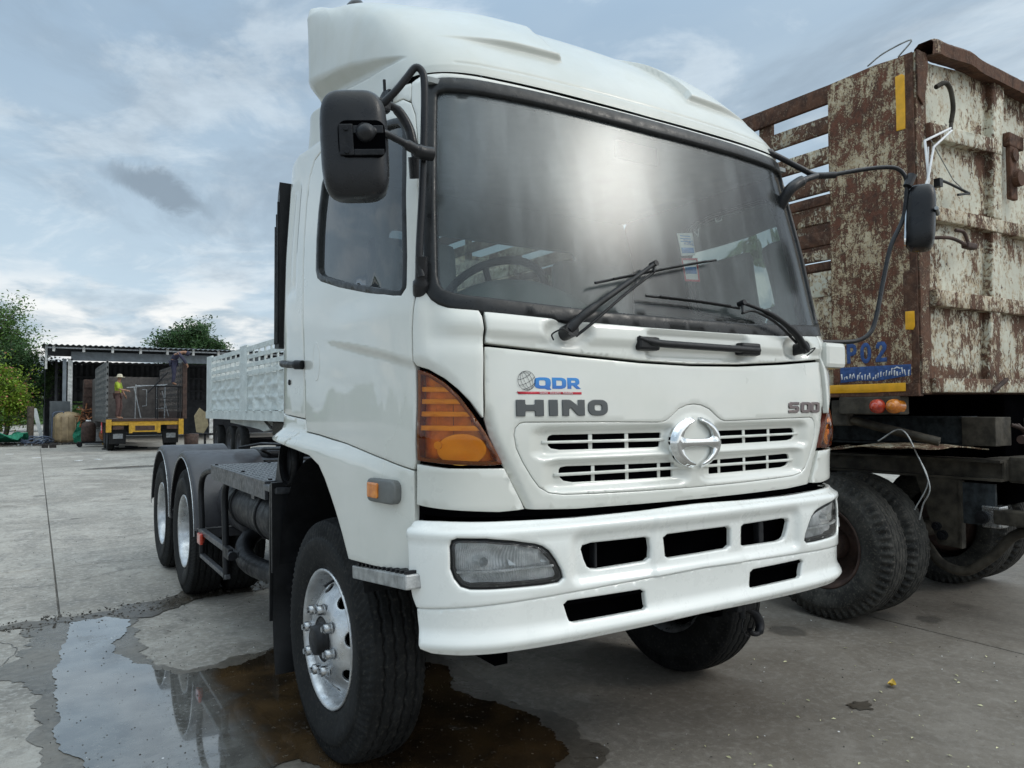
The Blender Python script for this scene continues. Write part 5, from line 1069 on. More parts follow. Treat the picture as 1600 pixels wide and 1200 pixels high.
MB().box((0, 7.38, 1.65), (2.4, 7.42, 3.9)).build('front_wall', 'rust_panel', RT); MB().box((.02, .05, 1.62), (2.38, 7.4, 1.68)).build('floor', 'rust_full', RT)
# reflective strips and lettering
patch('reflective_strip', [(-.108, 3.352), (-.052, 3.350), (-.050, 3.700), (-.066, 3.715), (-.108, 3.712)], PX_, 'yellow_strip', RT, off=.004, res=.03, thick=.003, disp=dent(1, .008, 5))
patch('reflective_strip', [(-.078, 2.035), (-.03, 2.03), (-.02, 2.05), (-.022, 2.148), (-.078, 2.15)], PX_, 'yellow_strip', RT, off=.005, res=.03, thick=.003, disp=dent(1, .008, 5))
patch('reflective_strip', [(-1.3, 1.628), (-.33, 1.630), (-.082, 1.634), (-.082, 1.686), (-.33, 1.684), (-1.3, 1.682)], PX_, 'yellow_strip', RT, off=.0165, res=.05, thick=.003)
sb = patch('painted_band', [(-.545, 1.700), (-.40, 1.712), (-.28, 1.705), (-.15, 1.722), (-.05, 1.735), (-.048, 1.806), (-.545, 1.806)], PX_, 'sign_blue', RT, off=.0022, res=.03, thick=.001, bev=.0004, disp=dent(1, .008, 5), edge_res=.02)
rr = np.random.default_rng(5)
for k in range(26):   # worn white lettering, no longer legible
    u0 = -.535+k*.0187; h0 = rr.uniform(.018, .045); w0 = rr.uniform(.004, .009); zb = 1.712+rr.uniform(0, .02)+(.015 if k > 14 else 0); sl_ = rr.uniform(-.008, .008)
    P = [(u0, zb), (u0+w0, zb+.002), (u0+w0+sl_, zb+h0), (u0+sl_-.002, zb+h0*.94)]
    if k % 3 == 1: P = [(u0, zb), (u0+w0*.9, zb), (u0+w0*.9, zb+h0*.7), (u0+.013, zb+h0), (u0+.002, zb+h0*.95)]
    patch('worn_letter', P, PX_, 'decal_white', sb, off=.0036, res=.02, thick=.0006, bev=.0002, disp=dent(1, .008, 5))
patch('worn_letter', [(-.165, 1.783), (-.14, 1.797), (-.115, 1.785), (-.118, 1.779), (-.14, 1.788), (-.160, 1.777)], PX_, 'decal_white', sb, off=.0036, res=.02, thick=.0006, bev=.0002, disp=dent(1, .008, 5))
def tl(name, polys, u0, z0, w, h):
    mp = lambda P: [(u0+x*w, z0+z*h) for x, z in P]
    return patch(name, mp(polys[0]), PX_, 'sign_blue', RT, holes=[mp(p) for p in polys[1:]], off=.0024, res=.02, thick=.001, bev=.0004, disp=dent(1, .008, 5))
tl('letter', [[(0, 0), (.34, 0), (.34, .38), (.6, .38), (.9, .48), (1, .70), (.9, .92), (.6, 1), (0, 1)], [(.34, .58), (.34, .82), (.58, .82), (.68, .70), (.58, .58)]], -.492, 1.832, .072, .135)
tl('letter', [rrect(0, 0, 1, 1, .48, 6), rrect(.32, .2, .68, .8, .17, 4)], -.395, 1.828, .078, .140)
tl('digit', [[(0, 0), (1, 0), (1, .2), (.45, .2), (.95, .6), (.98, .8), (.8, .97), (.5, 1), (.2, .97), (.02, .8), (.02, .66), (.32, .66), (.36, .78), (.5, .83), (.64, .76), (.62, .62), (0, .16)]], -.285, 1.832, .078, .137)
# tailgate
TGd = dent(9, .010, 3)
GZ_ = lambda u: 3.87+.06*np.minimum(u, 1)
tg_edge = [(.15, 1.64), (2.42, 1.64), (2.42, 3.92), (1.6, 3.91), (1.09, 3.90), (.65, 3.885), (.3, 3.84), (.15, 3.83)]
patch('tailgate_sheet', tg_edge, lambda u, v: np.stack([u, .02+0*u, v], -1), 'rust_light', RT, res=.05, thick=.01, disp=lambda u, v: TGd(u, v))
q = MB(); q.box((.055, .0, 1.61), (.17, .05, 3.86), .01); bend(q.build('tailgate_post', 'rust_full', RT), .006, 8)
q = patch('post_skin', [(.02, 1.62), (.125, 1.62), (.10, 1.72), (.13, 1.9), (.11, 2.1), (.12, 2.3), (.15, 2.5), (.13, 2.62), (.165, 2.75), (.12, 2.9), (.13, 3.2), (.10, 3.86), (.02, 3.84)], PY_, 'rust_heavy', RT, off=.012, res=.04, thick=.03, disp=dent(4, .006, 9))
for nm, P, m_ in (('gate_rail', [(.13, 3.300), (1.16, 3.375), (1.16, 3.47), (.13, 3.385)], 'rust_light'), ('gate_rail', [(.17, 2.760), (2.42, 2.84), (2.42, 2.925), (.17, 2.842)], 'rust_panel'), ('gate_rail', [(.165, 2.195), (2.42, 2.235), (2.42, 2.33), (.165, 2.29)], 'rust_panel'), ('gate_rail', [(.13, 1.63), (2.42, 1.64), (2.42, 1.73), (.13, 1.71)], 'rust_light')):
    patch(nm, P, PY_, m_, RT, off=.045, res=.05, thick=.07, bev=.006, disp=dent(hash(P[0]) % 97, .005, 4))
for P, m_ in (([(1.055, 3.40), (1.17, 3.40), (1.25, 3.95), (1.08, 3.93)], 'rust_light'), ([(1.03, 2.90), (1.155, 2.90), (1.17, 3.40), (1.055, 3.40)], 'rust_light'), ([(.975, 2.30), (1.10, 2.30), (1.14, 2.86), (1.02, 2.86)], 'rust_light'), ([(.89, 1.68), (1.03, 1.68), (1.09, 2.24), (.97, 2.24)], 'rust_light')):
    patch('gate_post', P, PY_, m_, RT, off=.035, res=.05, thick=.06, bev=.012, disp=dent(12, .006, 4))
patch('gate_post', [(2.0, 1.68), (2.14, 1.68), (2.2, 3.9), (2.06, 3.9)], PY_, 'rust_light', RT, off=.035, res=.06, thick=.06, bev=.012)
tb = MB(); path = [(.12, -.045, 3.875), (.2, -.05, 3.895), (.35, -.045, 3.905), (.55, -.05, 3.925), (.66, -.055, 3.928), (.85, -.05, 3.918), (1.09, -.045, 3.928), (1.3, -.05, 3.925), (1.7, -.05, 3.935), (2.45, -.05, 3.94)]
V = []; F = []; cp = crom(path, 8); sec = [(-.03, -.045), (-.035, .035), (-.02, .055), (.06, .055), (.09, .03), (.09, -.03)]; rr = np.random.default_rng(3)
for p_ in cp:
    j = rr.normal(0, .0006, 2)
    for a, b_ in sec: V.append((p_[0], p_[1]+a+j[0], p_[2]+b_+j[1]))
for i in range(len(cp)-1):
    for k in range(6): F.append((i*6+k, i*6+(k+1) % 6, (i+1)*6+(k+1) % 6, (i+1)*6+k))
link('top_beam', arr_mesh(V, F, False), 'rust_full', RT)
q = patch('bent_flap', [(.02, 3.55), (.075, 3.50), (.12, 3.62), (.13, 3.85), (.02, 3.85)], PY_, 'rust_full', RT, off=.03, res=.03, thick=.008, disp=dent(5, .012, 14))
q = MB(); q.box((1.22, -.075, 3.05), (1.33, -.04, 3.52), .01); q.box((1.20, -.08, 3.44), (1.44, -.03, 3.54), .01); q.cyl((1.28, -.07, 3.2), (1.28, -.12, 3.2), .06, 14); q.cyl((1.28, -.05, 3.38), (1.28, -.09, 3.38), .05, 14); q.build('latch', 'rust_full', RT)
q = MB(); q.tube(crom([(1.42, -.10, 3.56), (1.47, -.12, 3.58), (1.53, -.10, 3.55), (1.47, -.13, 3.52), (1.42, -.11, 3.54), (1.46, -.14, 3.57), (1.54, -.12, 3.57)], 6), .014, 6)
for dx in (0, .03, .05): q.tube(crom([(1.44+dx, -.12, 3.52), (1.45+dx, -.11, 3.35), (1.43+dx*.6, -.10, 3.2), (1.45+dx, -.10, 3.08)], 5), .008, 5)
q.build('knotted_rope', 'cloth_grey', RT)
q = MB(); q.tube(crom([(.16, -.07, 3.62), (.24, -.09, 3.66), (.31, -.09, 3.63), (.34, -.09, 3.52), (.33, -.08, 3.42)], 6), .016, 8); q.tube([(.33, -.08, 3.42), (.30, -.09, 3.36)], .012, 6); q.build('hook_loop', 'chassis_grime', RT)
q = MB(); q.tube([(.30, -.09, 3.37), (.02, -.06, 3.24), (.04, -.07, 2.98), (-.05, -.05, 2.80)], .009, 6); q.tube([(.29, -.10, 3.35), (.07, -.09, 3.20), (-.01, -.09, 2.98), (-.09, -.08, 2.84)], .008, 6); q.tube([(.0, -.07, 2.80), (.03, -.07, 3.05), (.04, -.07, 3.2)], .006, 6); q.build('tie_strap', 'decal_white', RT)
q = MB(); q.tube([(.10, -.05, 3.28), (.36, -.07, 3.04), (.60, -.06, 2.98)], .0035, 5); q.tube(crom([(.02, .1, 3.85), (.0, -.0, 3.92), (-.01, .18, 3.90), (.0, .3, 3.86)], 5), .006, 5); q.build('loose_wire', 'step_alloy', RT)
q = MB(); q.tube(crom([(.17, -.06, 2.98), (.22, -.07, 3.01), (.58, -.07, 2.985)], 5), .010, 6); q.tube([(.58, -.07, 2.985), (.42, -.07, 2.95)], .009, 6); q.box((.16, -.08, 2.965), (.20, -.04, 3.02)); q.build('latch_bar', 'black_plastic', RT)
q = MB(); q.tube(crom([(.08, -.06, 2.62), (.25, -.10, 2.63), (.45, -.11, 2.60)], 5), .012, 7); q.tube(crom([(.35, -.08, 2.70), (.42, -.10, 2.69), (.46, -.11, 2.62)], 5), .012, 7); q.box((.42, -.13, 2.585), (.55, -.08, 2.625), .01); q.build('hinge_link', 'rust_brown', RT)
q = MB(); q.tube([(.82, -.08, 1.63), (.95, -.10, 1.70), (1.02, -.09, 1.72)], .016, 6); q.build('lever', 'rust_brown', RT)
# lights below the corner
q = MB(); q.box((-.02, .12, 1.48), (.10, .55, 1.60), .01); q.box((.0, .50, 1.40), (.08, .62, 1.58), .01); q.tube([(.05, .5, 1.44), (.20, -.02, 1.30)], .03, 4); q.build('lamp_bracket', 'chassis_grime', RT)
for y, m_ in ((.262, 'red_lens'), (.150, 'amber_solid')):
    l = MB(); l.lathe([(-.060, 0), (-.058, .022), (-.045, .030), (-.040, .030), (-.035, .045), (.0, .048), (.05, .048)], 'X', 24, (-.02, y, 1.535)); l.build('tail_lamp', m_, RT)
# subframe, hangers
CG = 'chassis_grime'
b = MB(); b.box((.76, -.12, 1.255), (1.0, .10, 1.455), .006); b.build('beam_end', CG, RT)
b = MB(); b.box((.80, .10, 1.265), (.98, 7.0, 1.45), .004); b.box((.77, .10, 1.245), (1.0, 7.0, 1.262)); b.box((.77, .10, 1.445), (1.0, 7.0, 1.46)); b.build('body_beam', 'chassis_blue', RT)
b = MB(); b.box((.86, -.13, 1.03), (.92, 7.0, 1.14)); b.box((.79, -.13, 1.14), (1.0, 7.0, 1.158)); b.box((.79, -.13, 1.012), (1.0, 7.0, 1.03)); b.box((.84, -.135, 1.02), (.93, -.12, 1.15)); b.build('chassis_beam', CG, RT)
b = MB(); b.prism([(.45, 1.01), (.30, .53), (.14, .52), (.14, 1.01)], 'X', .80, .83); b.box((.79, .13, .52), (.85, .145, 1.0)); hg = b.build('hanger_plate', CG, RT)
for y, z, r_ in ((.30, .66, .03), (.26, .60, .035)): MB().cyl((.80, y, z), (.77, y, z), r_, 16).cyl((.77, y, z), (.755, y, z), r_*.6, 8).build('pin', 'dark_steel', hg)
b = MB(); b.box((.82, -.08, .70), (.85, .13, .99)); b.build('pivot_plate', 'chassis_blue', RT); MB().cyl((.82, -.01, .76), (.77, -.01, .76), .045, 18).cyl((.77, -.01, .76), (.755, -.01, .76), .028, 6).build('pivot_boss', 'dark_steel', RT)
MB().box((.78, -.55, .72), (.90, -.08, .82), .01).build('drawbar', CG, RT); MB().box((.80, -.12, .69), (.92, -.0, .84), .008).build('drawbar_shackle', 'steel_bright', RT)
b = MB(); b.box((1.0, -.1, 1.03), (2.0, .05, 1.16)); b.box((.9, -.5, 1.0), (1.6, -.13, 1.18), .02); b.build('rear_cross_beam', CG, RT)
b = MB()
for k in range(3): b.tube(crom([(1.0+.05*k, -.12, 1.40), (1.1, -.2, 1.36-.02*k), (1.3, -.22, 1.38), (1.6, -.2, 1.32)], 5), .014, 6)
b.cyl((.95, -.2, 1.30), (1.0, -.2, 1.30), .03, 14); b.build('hydraulic_pipes', 'rust_brown', RT)
b = MB(); b.tube(crom([(.92, .60, .62), (.92, .45, .50), (.9, .33, .375), (.9, .16, .345), (.9, -.02, .48), (.9, -.16, .64), (.9, -.3, .70)], 8), .035, 12); b.build('hose', 'chassis_grime', RT)
for x in (.86, 1.56):
    if x > 1: MB().box((x, -.1, 1.03), (x+.06, 7, 1.44)).build('chassis_beam', CG, RT)
patch('mudguard', [(0, 0), (.75, 0), (.75, .9), (0, .9)], lambda u, v: np.stack([-.02+v, -.02+u, 1.255+.025*np.sin(u*6)-.10*(v-.3)**2+0*u], -1), 'rust_panel', RT, res=.05, thick=.008, disp=dent(6, .012, 9))
b = MB(); b.tube(crom([(.03, .30, 1.30), (.05, .15, 1.38), (.05, .05, 1.22), (.04, -.03, 1.02), (.05, .02, .90), (.06, .05, .80)], 6), .005, 5); b.tube(crom([(.05, .05, 1.22), (.08, .0, 1.05), (.06, .08, .86)], 5), .004, 5); b.build('loose_cable', 'step_alloy', RT)
WRING = MB().lathe([(-.10, .300), (-.115, .304), (-.118, .297), (-.105, .280), (-.05, .262), (.02, .25), (.05, .22), (.06, .18), (.06, 0)], 'X', 60).mesh('r'); WRING.materials.append(M['rust_brown'])
def tw(x, y, flip):
    w = bpy.data.objects.new('wheel', WRING); COL.objects.link(w); w.parent = RT; w.location = (x, y, .522); w.rotation_euler = (x, 0, math.pi if flip else 0); link('tyre', TYD, None, w); MB().lathe([(.06, .12), (-.05, .115), (-.07, .09), (-.075, 0)], 'X', 24).build('hub_cap', 'rust_brown', w); return w
MB().box((.12, .58, 1.47), (2.38, 7.0, 1.615)).build('dark_fill_floor', 'black_void', RT); MB().box((1.05, .35, 1.0), (2.35, 7.0, 1.60)).build('dark_fill_core', 'black_void', RT); MB().box((1.25, .02, .80), (2.4, .35, 1.615), .02).build('dark_fill_box', 'black_void', RT); MB().box((1.75, -.02, .84), (2.45, .04, 1.25), .01).build('dark_fill_flap', 'black_void', RT)  # black filler boxes added so the space under the body stays dark
for y in (.77, 2.08): tw(.19, y, False); tw(.50, y, False); tw(2.0, y+.05, True); tw(2.31, y+.05, True); MB().cyl((.3, y, .52), (2.1, y, .52), .07, 14).build('axle', CG, RT)
# ================================================================== MINT-WHITE TRAILER IN THE YARD
def small_wheel(parent, loc, flip=False, r=.52, seg=40):
    key = 'small'
    if key not in SMALL:
        SMALL[key] = MB().lathe([(-.10, .30), (-.125, .33), (-.13, .42), (-.115, .49), (-.085, .515), (-.05, .52), (.05, .52), (.085, .515), (.115, .49), (.13, .42), (.125, .33), (.10, .30)], 'X', seg).mesh('t'); SMALL[key].materials.append(M['tyre_rubber'])
        SMALL['r'] = MB().lathe([(-.11, .305), (-.09, .28), (-.02, .25), (0, .16), (-.06, .12), (-.08, 0)], 'X', 32).mesh('r'); SMALL['r'].materials.append(M['fender_plastic'])
    w = link('wheel', SMALL['r'], None, parent); w.location = loc; w.rotation_euler = (0, 0, math.pi if flip else 0); link('tyre', SMALL[key], None, w); return w
SMALL = {}
MT = thing('side_board_trailer', 'long pale mint-white trailer with slatted upper sides, standing behind the white truck', 'trailer', (2.85, 16.2, 0))
MP = lambda u, v: np.stack([0*u, -u, v], -1)
LY = 9.7
for y0, y1 in ((3.75, 4.65), (8.85, 9.7), (-.6, .0)): MB().box((-.02, y0, 1.42), (.05, y1, 3.40), .01).build('side_board_post', 'mint_steel', MT)
MB().box((-.04, -.6, 1.24), (.06, LY, 1.50), .01).build('bottom_rail', 'mint_steel', MT)
for a, b in ((0, 3.75), (4.65, 8.85)):
    for z0, z1 in ((3.20, 3.34), (2.98, 3.10), (2.74, 2.86), (2.52, 2.64)): bend(MB().box((0, a, z0), (.03, b, z1), .004).build('side_slat', 'mint_steel', MT), .01, 2)
    n = int((b-a)/.72)
    for k in range(1, n+1): y = a+(b-a)*k/(n+1); MB().box((.02, y, 2.5), (.05, y+.10, 3.3)).build('slat_upright', 'mint_steel', MT)
    def dp(u, v, a=a, b=b):
        cu = (-u-a)/(b-a)*6; d = -.05*ss((.5-np.abs(cu-np.floor(cu)-.5))/.14)*ss((.5-np.abs((v-1.55)/.32-np.floor((v-1.55)/.32)-.5))/.16)
        return d+.02*np.sin(u*5+3*np.sin(v*7))
    patch('side_panel', [(-b+.02, 1.52), (-a-.02, 1.52), (-a-.02, 2.5), (-b+.02, 2.5)], MP, 'mint_steel', MT, res=.05, thick=.03, off=-.01, disp=dp)
    for k in range(5): y = a+.15+(b-a-.3)*k/4; MB().cyl((-.05, y-.1, 1.50), (-.05, y+.1, 1.50), .025, 8).build('hinge', 'mint_steel', MT)
MB().box((2.35, -.6, 1.3), (2.42, LY, 2.5)).build('far_side', 'rust_brown', MT)
for z in (2.6, 2.85, 3.1, 3.3): MB().box((2.36, -.6, z), (2.40, LY, z+.10)).build('far_slat', 'mint_steel', MT)
MB().box((.02, -.6, 1.28), (2.38, LY, 1.38)).build('floor', 'rust_brown', MT); MB().box((0, LY-.04, 1.4), (2.4, LY, 3.3)).build('end_board', 'mint_steel', MT)
b = MB(); b.prism([(7.6, 1.24), (3.4, 1.24), (2.6, 1.0), (3.3, .92), (3.8, .98), (7.6, 1.12)], 'X', .35, .45); b.box((1.7, 0, 1.0), (1.8, 9, 1.24)); b.build('subframe', 'mint_steel', MT)
MB().box((.3, -.4, .85), (2.1, 2.2, 1.2), .02).build('tool_box', 'black_plastic', MT)
for y in (5.0, 6.3, 8.3): small_wheel(MT, (.16, y, .52)); small_wheel(MT, (2.25, y, .52), True); MB().cyl((.2, y, .52), (2.2, y, .52), .07, 10).build('axle', 'dark_steel', MT)
# ================================================================== GRID-SIDED TRUCK UNDER REPAIR
YX, YY = -.02, 29.4
YT = thing('flatbed_truck', 'dark grid-sided flatbed truck with a yellow tail end in front of the open shed', 'truck', (YX, YY, 0))
Wb = 2.62
MB().box((0, 0, 1.08), (Wb, 6.4, 1.2), .01).build('bed_floor', 'bed_steel', YT)
MB().box((-.02, -.06, 1.13), (Wb+.02, 0, 1.23), .01).build('tail_sill', 'rust_brown', YT)
b = MB(); b.box((.0, -.03, .98), (Wb, .05, 1.13), .01); b.box((-.02, -.10, .72), (.16, .04, 1.2), .015); b.box((Wb-.16, -.10, .60), (Wb+.02, .04, 1.2), .015); b.build('tail_beam', 'yellow_paint', YT)
b = MB(); b.box((.85, -.12, .72), (1.72, -.06, 1.02), .01); b.box((.74, -.14, .68), (.86, -.05, 1.06), .01); b.box((1.70, -.14, .68), (1.82, -.05, 1.06), .01); b.build('number_board', 'yellow_paint', YT)
b = MB(); b.box((.95, -.125, .78), (1.62, -.12, .96), .0); b.build('number_plate', 'rust_brown', YT)
for x in (.20, 2.05): MB().box((x, -.05, .82), (x+.38, .0, .96), .01).build('tail_lamp', 'rust_brown', YT)
for x in (.12, 1.95):
    MB().box((x, .25, .28), (x+.55, .29, .80)).build('mudflap', 'black_plastic', YT); MB().box((x+.12, .24, .48), (x+.45, .25, .66)).build('flap_plate', 'galv', YT)
MB().box((.45, .3, .72), (2.2, 6.2, 1.08)).build('chassis', 'dark_steel', YT)
def grid_wall(x, nm, mat, far=False):
    for z in (1.22, 1.42, 1.66, 1.90, 2.14, 2.38, 2.62, 2.86, 3.10, 3.30): MB().box((x, 0, z), (x+.035, 6.3, z+.085)).build(nm+'_slat', mat, YT)
    for k in range(14): y = .0+k*.465; MB().box((x-.02, y, 1.2), (x+.05, y+.16 if k else .09, 3.42 if k == 0 else 3.35)).build(nm+'_upright', mat, YT)
grid_wall(0, 'side', 'bed_grid'); grid_wall(Wb-.03, 'side', 'bed_steel')
MB().box((Wb-.06, .0, 1.2), (Wb-.03, 6.3, 1.48)).build('rust_kick_panel', 'rust_brown', YT)
for k in range(3): MB().box((.06+k*.835, 6.25, 1.2), (.06+k*.835+.82, 6.30, 3.05), .004).build('headboard_panel', 'bed_steel', YT)
MB().box((Wb-.02, -.06, 1.2), (Wb+.14, .08, 3.35), .02).build('tail_post', 'rust_brown', YT)
for y in (1.2, 2.5): small_wheel(YT, (.22, y, .52)); small_wheel(YT, (Wb-.22, y, .52), True)
b = MB(); b.box((-.16, -.0, .70), (-.14, .30, 1.1)); b.build('side_flag', 'red_paint', YT); MB().box((-.165, .08, .80), (-.16, .24, .98)).build('flag_centre', 'decal_white', YT)
MB().box((.0, 6.6, .8), (Wb, 8.6, 3.0), .08).build('cab', 'bed_steel', YT)
# trestle in the bed
tr = MB(); 
for x in (1.05, 1.78, 2.1): tr.tube([(x, 1.0, 1.22), (x+.02, 1.0, 2.55)], .022, 6)
for z in (1.6, 2.0, 2.5): tr.tube([(1.05 if z > 2.2 else 1.8, 1.0, z), (2.1, 1.0, z+.02)], .018, 6)
tr.tube([(1.0, 1.0, 2.45), (1.25, 1.0, 1.25)], .025, 6); tr.tube([(2.0, 1.0, 2.3), (2.25, 1.0, 1.3)], .018, 6); tr.tube([(.75, 1.0, 2.42), (2.2, 1.05, 2.56)], .02, 6); tr.tube([(1.3, 1.0, 1.7), (1.45, 1, 1.72), (1.45, 1, 2.35), (1.3, 1, 2.35)], .015, 6)
tr = tr.build('scaffold_trestle', 'galv'); tr.location = (YX, YY, 0); tag(tr, 'silver tube trestle standing on the bed of the grid-sided truck', 'trestle')
# people ------------------------------------------------------------
def skin_body(name, verts, edges, radii, mat, parent=None, sub=2):
    me = bpy.data.meshes.new('s'); me.from_pydata([tuple(v) for v in verts], edges, []); o = bpy.data.objects.new('s', me); COL.objects.link(o)
    md = o.modifiers.new('k', 'SKIN'); sd = o.modifiers.new('u', 'SUBSURF'); sd.levels = sub
    for i, r in enumerate(radii): me.skin_vertices[0].data[i].radius = (r, r*.9) if np.isscalar(r) else r
    me.skin_vertices[0].data[0].use_root = True
    bpy.context.view_layer.update(); m2 = bpy.data.meshes.new_from_object(o.evaluated_get(bpy.context.evaluated_depsgraph_get())); bpy.data.objects.remove(o)
    for p in m2.polygons: p.use_smooth = True
    m2.materials.clear(); return link(name, m2, mat, parent)
def person(joints, label, loc, rz, tops, bottoms, hat, skin='skin', group=None):
    J = joints; P = thing('person', label, 'person', loc, rz); nm = list(J); ix = {k: i for i, k in enumerate(nm)}
    E = [('pelvis', 'waist'), ('waist', 'chest'), ('chest', 'neck'), ('neck', 'head'), ('head', 'crown'), ('chest', 'shL'), ('shL', 'elL'), ('elL', 'haL'), ('chest', 'shR'), ('shR', 'elR'), ('elR', 'haR'), ('pelvis', 'hipL'), ('hipL', 'knL'), ('knL', 'anL'), ('anL', 'toL'), ('pelvis', 'hipR'), ('hipR', 'knR'), ('knR', 'anR'), ('anR', 'toR')]
    Rd = dict(pelvis=.12, waist=.12, chest=.14, neck=.055, head=.09, crown=.075, shL=.06, elL=.042, haL=.035, shR=.06, elR=.042, haR=.035, hipL=.085, knL=.058, anL=.04, toL=.035, hipR=.085, knR=.058, anR=.04, toR=.035)
    body = skin_body('body', [J[k] for k in nm], [(ix[a], ix[b]) for a, b in E], [Rd[k] for k in nm], skin, P)
    def part(name, keys, mat, ex):
        kk = [k for k in nm if k in keys]; jj = {k: i for i, k in enumerate(kk)}
        return skin_body(name, [J[k] for k in kk], [(jj[a], jj[b]) for a, b in E if a in jj and b in jj], [Rd[k]+ex for k in kk], mat, P)
    part('shirt', ('pelvis', 'waist', 'chest', 'shL', 'elL', 'shR', 'elR')+(('haL', 'haR') if tops[1] else ()), tops[0], .016)
    part('trousers', ('pelvis', 'hipL', 'knL', 'anL', 'hipR', 'knR', 'anR'), bottoms, .020)
    h = Vector(J['crown']); d = (h-Vector(J['head'])).normalized()
    hm = MB(); hm.lathe([(-.02, hat[1]), (-.01, hat[1]), (.0, .10), (.06, .095), (.10, .07), (.115, 0)], 'Z', 20); ho = hm.build('hat', hat[0], P); ho.location = h-d*.04; ho.rotation_euler = d.to_track_quat('Z', 'Y').to_euler()
    for k in ('haL', 'haR'):
        v = Vector(J[k]); e_ = Vector(J['el'+k[-1]]); dd = (v-e_).normalized(); sd_ = dd.orthogonal().normalized(); m_ = MB()
        m_.tube([v, v+dd*.08], [.032, .03], 8)
        for q in range(4): m_.tube([v+dd*.07+sd_*(q-1.5)*.016, v+dd*.12+sd_*(q-1.5)*.018, v+dd*.15+sd_*(q-1.5)*.018+dd.cross(sd_)*.02], .008, 5)
        m_.tube([v+dd*.02+sd_*.03, v+dd*.07+sd_*.055], .009, 5); m_.build('hand', skin, P)
    return P
J1 = dict(pelvis=(0, 0, .95), waist=(0, .01, 1.10), chest=(0, .0, 1.32), neck=(.0, -.02, 1.47), head=(.01, -.05, 1.57), crown=(.01, -.05, 1.66), shL=(-.18, 0, 1.38), elL=(-.22, -.10, 1.14), haL=(-.10, -.30, 1.10), shR=(.18, 0, 1.38), elR=(.23, -.06, 1.13), haR=(.20, -.18, .92), hipL=(-.09, 0, .90), knL=(-.10, -.03, .50), anL=(-.10, .02, .09), toL=(-.11, -.13, .04), hipR=(.09, 0, .90), knR=(.12, -.06, .49), anR=(.13, 0, .09), toR=(.15, -.14, .04))
person(J1, 'man in a yellow-green shirt and brimmed straw hat standing on the truck bed', (YX+.42, YY+.55, 1.2), R_(70), ('cloth_hiviz', False), 'cloth_brown', ('straw', .19))
J2 = dict(pelvis=(0, 0, .92), waist=(-.03, -.06, 1.05), chest=(.10, -.20, 1.26), neck=(.24, -.28, 1.31), head=(.33, -.32, 1.28), crown=(.41, -.35, 1.24), shL=(.06, -.36, 1.24), elL=(.20, -.44, 1.02), haL=(.34, -.40, .84), shR=(.16, -.04, 1.26), elR=(.34, -.08, 1.04), haR=(.40, -.16, .84), hipL=(-.02, -.10, .88), knL=(-.03, -.14, .47), anL=(-.07, -.12, .09), toL=(.06, -.14, .04), hipR=(-.02, .09, .88), knR=(.03, .08, .47), anR=(-.02, .10, .09), toR=(.12, .10, .04))
person(J2, 'man in dark navy work clothes bending over the top of the truck side wall', (YX+Wb-.30, YY+.2, 2.50), R_(8), ('cloth_navy', True), 'cloth_navy', ('cloth_navy', .11))
sc_ = MB(); sc_.box((-.6, -.3, 2.44), (.30, .35, 2.49), .01)
for x, y in ((-.55, -.25), (.25, -.25), (-.55, .3), (.25, .3)): sc_.tube([(x, y, 1.2), (x, y, 2.46)], .02, 6)
for z in (1.6, 2.0): sc_.tube([(-.55, -.25, z), (.25, -.25, z)], .015, 6)
sc_.tube([(-.9, -.2, 2.2), (-.2, -.2, 3.0)], .025, 5)
sc_ = sc_.build('work_platform', 'dark_steel'); sc_.location = (YX+Wb-.35, YY+.2, 0); tag(sc_, 'narrow plank platform under the bending man, at the right wall of the truck bed', 'platform')
# ================================================================== OPEN SHED
SX, SY = -1.75, 40.6
SH = thing('open_shed', 'dark open-fronted shed with a corrugated roof behind the grid-sided truck', 'shed', (SX, SY, 0))
def corr(x0, x1, y0, y1, z0, z1, amp=.03, pitch=.24, n=None):
    n = n or int((x1-x0)/pitch*6); V = []; F = []
    for i in range(n+1):
        x = x0+(x1-x0)*i/n; w = amp*math.sin(2*math.pi*(x-x0)/pitch)
        for (y, z) in ((y0, z0), (y1, z1)): V += [(x, y, z+w), (x, y, z+w-.02)]
    for i in range(n):
        b = i*4; F += [(b, b+4, b+6, b+2), (b+1, b+3, b+7, b+5), (b, b+1, b+5, b+4), (b+2, b+6, b+7, b+3)]
    return arr_mesh(V, F, False)
link('roof_sheet', corr(-.25, 16, -.9, 11, 4.72, 5.35), 'shed_roof', SH)
b = MB(); b.box((-.1, -.62, 4.55), (16, -.55, 4.62)); b.build('eave_beam', 'galv', SH)
MB().box((-.1, .6, 4.25), (16, .66, 4.74)).build('eave_dark_fill', 'shed_dark', SH)  # dark filler strip added so the gap under the roof reads as shaded
for k in range(12): MB().box((.15+k*1.25, -.72, 4.40), (.26+k*1.25, -.50, 4.70)).build('eave_bracket', 'post_paint', SH)
MB().box((.95, .0, 4.02), (16, .08, 4.46)).build('fascia', 'shed_grey', SH)
link('inner_roof', corr(-.1, 16, .3, 9, 3.98, 4.3, .03, .3), 'shed_dark', SH)
for x, w, m_ in ((.82, .20, 'post_paint'), (.60, .16, 'shed_grey'), (.30, .12, 'shed_dark'), (7.4, .18, 'post_paint'), (13, .2, 'post_paint')): MB().box((x, .0 if m_ != 'shed_dark' else 1.5, 0), (x+w, w if m_ != 'shed_dark' else 1.6, 4.1)).build('post', m_, SH)
MB().box((-.15, -.4, 3.55), (-.05, -.3, 4.75)).build('end_trim', 'post_paint', SH)
bw = corr(-.1, 16, 0, 0, 0, 1, .03, .3); V = []; F = []
n = 220
for i in range(n+1):
    x = -.1+16.1*i/n; w = .03*math.sin(x*21)
    for z in (2.1, 4.3): V.append((x, 9+w, z))
